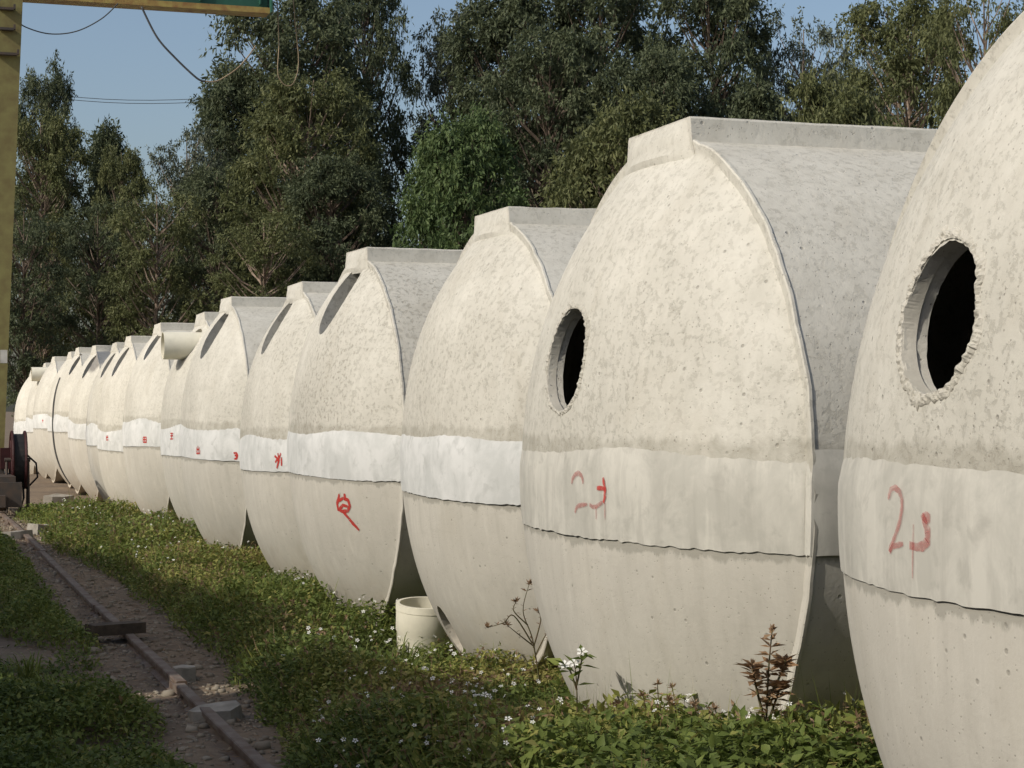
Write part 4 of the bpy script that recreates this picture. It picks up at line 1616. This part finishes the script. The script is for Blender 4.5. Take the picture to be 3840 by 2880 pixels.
# ------------------------------------------------------------------ single plants
def plant(name, label, base, stems, leafmat_, leaf_len, leaf_n, heads=None, head_mat=None, head_s=.012, stem_r=.004, smat='stem', leaf_w=.4, seed=0, leaf_from=.15):
    """stems: list of polylines relative to base"""
    rgp = np.random.default_rng(seed)
    root = empty(name, base)
    tag(root, label, 'plant')
    P, D, Nn = [], [], []
    Hp = []
    for st in stems:
        pts = spline(st, 6)
        mb = MB()
        L_ = len(pts)
        mb.tube(pts, [stem_r * (1 - .7 * i / L_) for i in range(L_)], 5)
        mb.build('stem', M[smat], root)
        for i in range(leaf_n):
            f_ = leaf_from + (1 - leaf_from) * (i + rgp.uniform(0, 1)) / leaf_n
            j = min(L_ - 1, int(f_ * (L_ - 1)))
            P.append(tuple(pts[j]))
            a_ = rgp.uniform(0, 6.28)
            D.append((math.cos(a_), math.sin(a_), rgp.uniform(-.2, .7)))
            Nn.append((rgp.normal(0, .4), rgp.normal(0, .4), 1))
        Hp.append(tuple(pts[-1]))
    if leaf_n:
        k = len(P)
        ln = rgp.uniform(.6, 1.2, k) * leaf_len
        V, F = leaves(np.array(P), np.array(D), np.array(Nn), ln, ln * leaf_w, .2)
        link('leaves', mesh_np('leaves', V, F, np.repeat(np.clip(rgp.normal(.5, .2, k), 0, 1), 2)), M[leafmat_], root)
    if heads:
        for p in Hp:
            if heads == 'flower':
                Vf, Ff = flower_mesh([p], [head_s], [(-.3, -.8)], rgp)
                me = bpy.data.meshes.new('flower'); me.from_pydata([tuple(v_) for v_ in Vf], [], Ff)
                fo = link('flower', me, M['petal'], root)
            else:
                k = 14
                d = rgp.normal(0, 1, (k, 3)); d[:, 2] = abs(d[:, 2])
                V, F = leaves(np.repeat(np.array([p]), k, 0), d, rgp.normal(0, 1, (k, 3)), np.full(k, head_s), np.full(k, head_s * .3), .1)
                link('seed_head', mesh_np('seed_head', V, F, np.repeat(rgp.uniform(0, 1, k), 2)), M['dry'], root)
    return root


def stems_px(y, pls):
    """polylines in photo pixels on the plane at depth y -> base, relative stems"""
    b = None
    out = []
    for pl in pls:
        pts = [on_y(u, v, y) for u, v in pl]
        if b is None:
            b = pts[0].copy(); b.z = min(b.z, 10)
        out.append(pts)
    gz = -.02
    base = Vector((b.x, b.y, gz))
    return base, [[p - base for p in pts] for pts in out]


D2 = 3840 / 2212
px_ = lambda pl: [(u * D2, v * D2) for u, v in pl]
rngp = random.Random(4)
# rusty brown stalk in front of the second tank's rim
b, s = stems_px(5.22, [px_([(1650, 1700), (1655, 1560), (1660, 1450), (1668, 1360)]), px_([(1652, 1560), (1630, 1470), (1625, 1435)]), px_([(1655, 1520), (1690, 1450), (1696, 1425)]), px_([(1653, 1580), (1680, 1500), (1690, 1480)])])
plant('dry_weed', 'tall rusty brown leafy weed standing before the rim of the second tank', b, s, 'rusty', .05, 46, 'seed', None, .02, .005, 'stem', .45, 1, .3)
b, s = stems_px(8.4, [px_([(1165, 1470), (1150, 1380), (1130, 1320), (1143, 1262)]), px_([(1150, 1390), (1110, 1330), (1088, 1345), (1052, 1356)]), px_([(1140, 1350), (1110, 1320), (1115, 1300)]),
                      px_([(1152, 1400), (1168, 1340), (1162, 1320)]), px_([(1155, 1420), (1180, 1370), (1196, 1362)]), px_([(1152, 1395), (1120, 1370), (1095, 1350)])])
plant('dry_weed', 'thin dry branching weed with dark seed heads before the white banded tank', b, s, 'dry', .03, 7, 'seed', None, .03, .004, 'stem', .35, 2, .35)
b, s = stems_px(6.2, [px_([(1248, 1640), (1247, 1550), (1245, 1470), (1240, 1432)]), px_([(1246, 1480), (1256, 1430), (1257, 1408)]), px_([(1246, 1490), (1232, 1450), (1220, 1436)])])
plant('flowering_weed', 'upright green weed with white flowers before the left side of the second tank', b, s, 'weed', .075, 8, 'flower', None, .022, .004, 'stem', .4, 3, .3)
for q, (u0, v0, u1, v1, yy, lb) in enumerate(((1415, 1640, 1420, 1478, 5.8, 'thin dry stalk, left one of two in the weeds under the second tank'), (1470, 1640, 1452, 1486, 5.7, 'bushy dry stalk with seed heads in the weeds under the second tank'),
                                              (1340, 1640, 1330, 1520, 5.95, 'short brown stalk in the weeds at the left foot of the second tank'), (1525, 1640, 1540, 1530, 5.6, 'short dry stalk in the weeds under the middle of the second tank'))):
    b, s = stems_px(yy, [px_([(u0, v0), ((u0 + u1) / 2 + 6, (v0 + v1) / 2), (u1, v1)]), px_([(u0, v0 - 50), (u0 - 18, v0 - 100), (u0 - 26, v1 + 25)]), px_([(u0, v0 - 40), (u0 + 20, v0 - 90), (u0 + 30, v1 + 35)])])
    plant('dry_weed', lb, b, s, 'rusty', .035, 10, 'seed', None, .022, .004, 'stem', .4, 10 + q, .2)
for q, (u0, v0, u1, v1, yy, lb) in enumerate(((1880, 1659, 1855, 1545, 4.9, 'green leafy weed in the dark gap left of the nearest tank'), (1830, 1659, 1815, 1560, 5.0, 'green leafy weed at the foot of the gap between the two nearest tanks'),
                                              (1735, 1659, 1745, 1545, 5.2, 'green leafy weed right of the rusty brown weed'))):
    b, s = stems_px(yy, [px_([(u0, v0 + 40), ((u0 + u1) / 2, (v0 + v1) / 2), (u1, v1)]), px_([(u0, v0), (u0 - 25, v0 - 45), (u0 - 40, v1 + 40)]), px_([(u0, v0), (u0 + 20, v0 - 45), (u0 + 30, v1 + 25)])])
    plant('leafy_weed', lb, b, s, 'weed', .065, 16, None, None, .02, .005, 'stem', .5, 30 + q, .1)
# grass tufts
def tuft(label, base, n, ln, spread, seed, lean=(0, 0)):
    rgp = np.random.default_rng(seed)
    root = empty('grass_tuft', base)
    tag(root, label, 'grass tuft')
    P, D, Nn, L_ = [], [], [], []
    V, F = [], []
    for i in range(n):
        az = rgp.uniform(0, 6.28); l_ = ln * rgp.uniform(.6, 1.15); sp_ = spread * rgp.uniform(.4, 1.2)
        d = Vector((math.cos(az) * sp_ + lean[0], math.sin(az) * sp_ + lean[1], 1)).normalized()
        side = Vector((-math.sin(az), math.cos(az), 0)) * .006
        b0 = len(V)
        st = Vector((rgp.normal(0, .03), rgp.normal(0, .03), 0))
        m_ = 6
        for j in range(m_):
            f_ = j / (m_ - 1)
            p = st + d * l_ * f_ + Vector((d.x, d.y, 0)) * l_ * f_ * f_ * .7 - Vector((0, 0, 1)) * l_ * f_ ** 3 * .45
            w_ = side * (1 - f_ * .9)
            V += [tuple(p - w_), tuple(p + w_)]
        F += [(b0 + 2 * j, b0 + 2 * j + 1, b0 + 2 * j + 3, b0 + 2 * j + 2) for j in range(m_ - 1)]
    me = mesh_np('blades', np.array(V), np.array(F), rgp.uniform(.2, .7, len(F)))
    link('blades', me, M['weed'], root)
    return root


tuft('long bladed grass tuft arching in front of the upright cream pipe', (2.78, 10.55, 0), 26, .42, .55, 1, (.15, 0))
p = on_z(110 * D2, 1540 * D2, 0)
tuft('dark grass tuft left of the rail near the left edge', (p.x, p.y, 0), 60, .34, .5, 2)
p = on_z(60 * D2, 1480 * D2, 0)
tuft('second dark grass tuft at the left edge, behind the first', (p.x, p.y, 0), 50, .32, .5, 3)
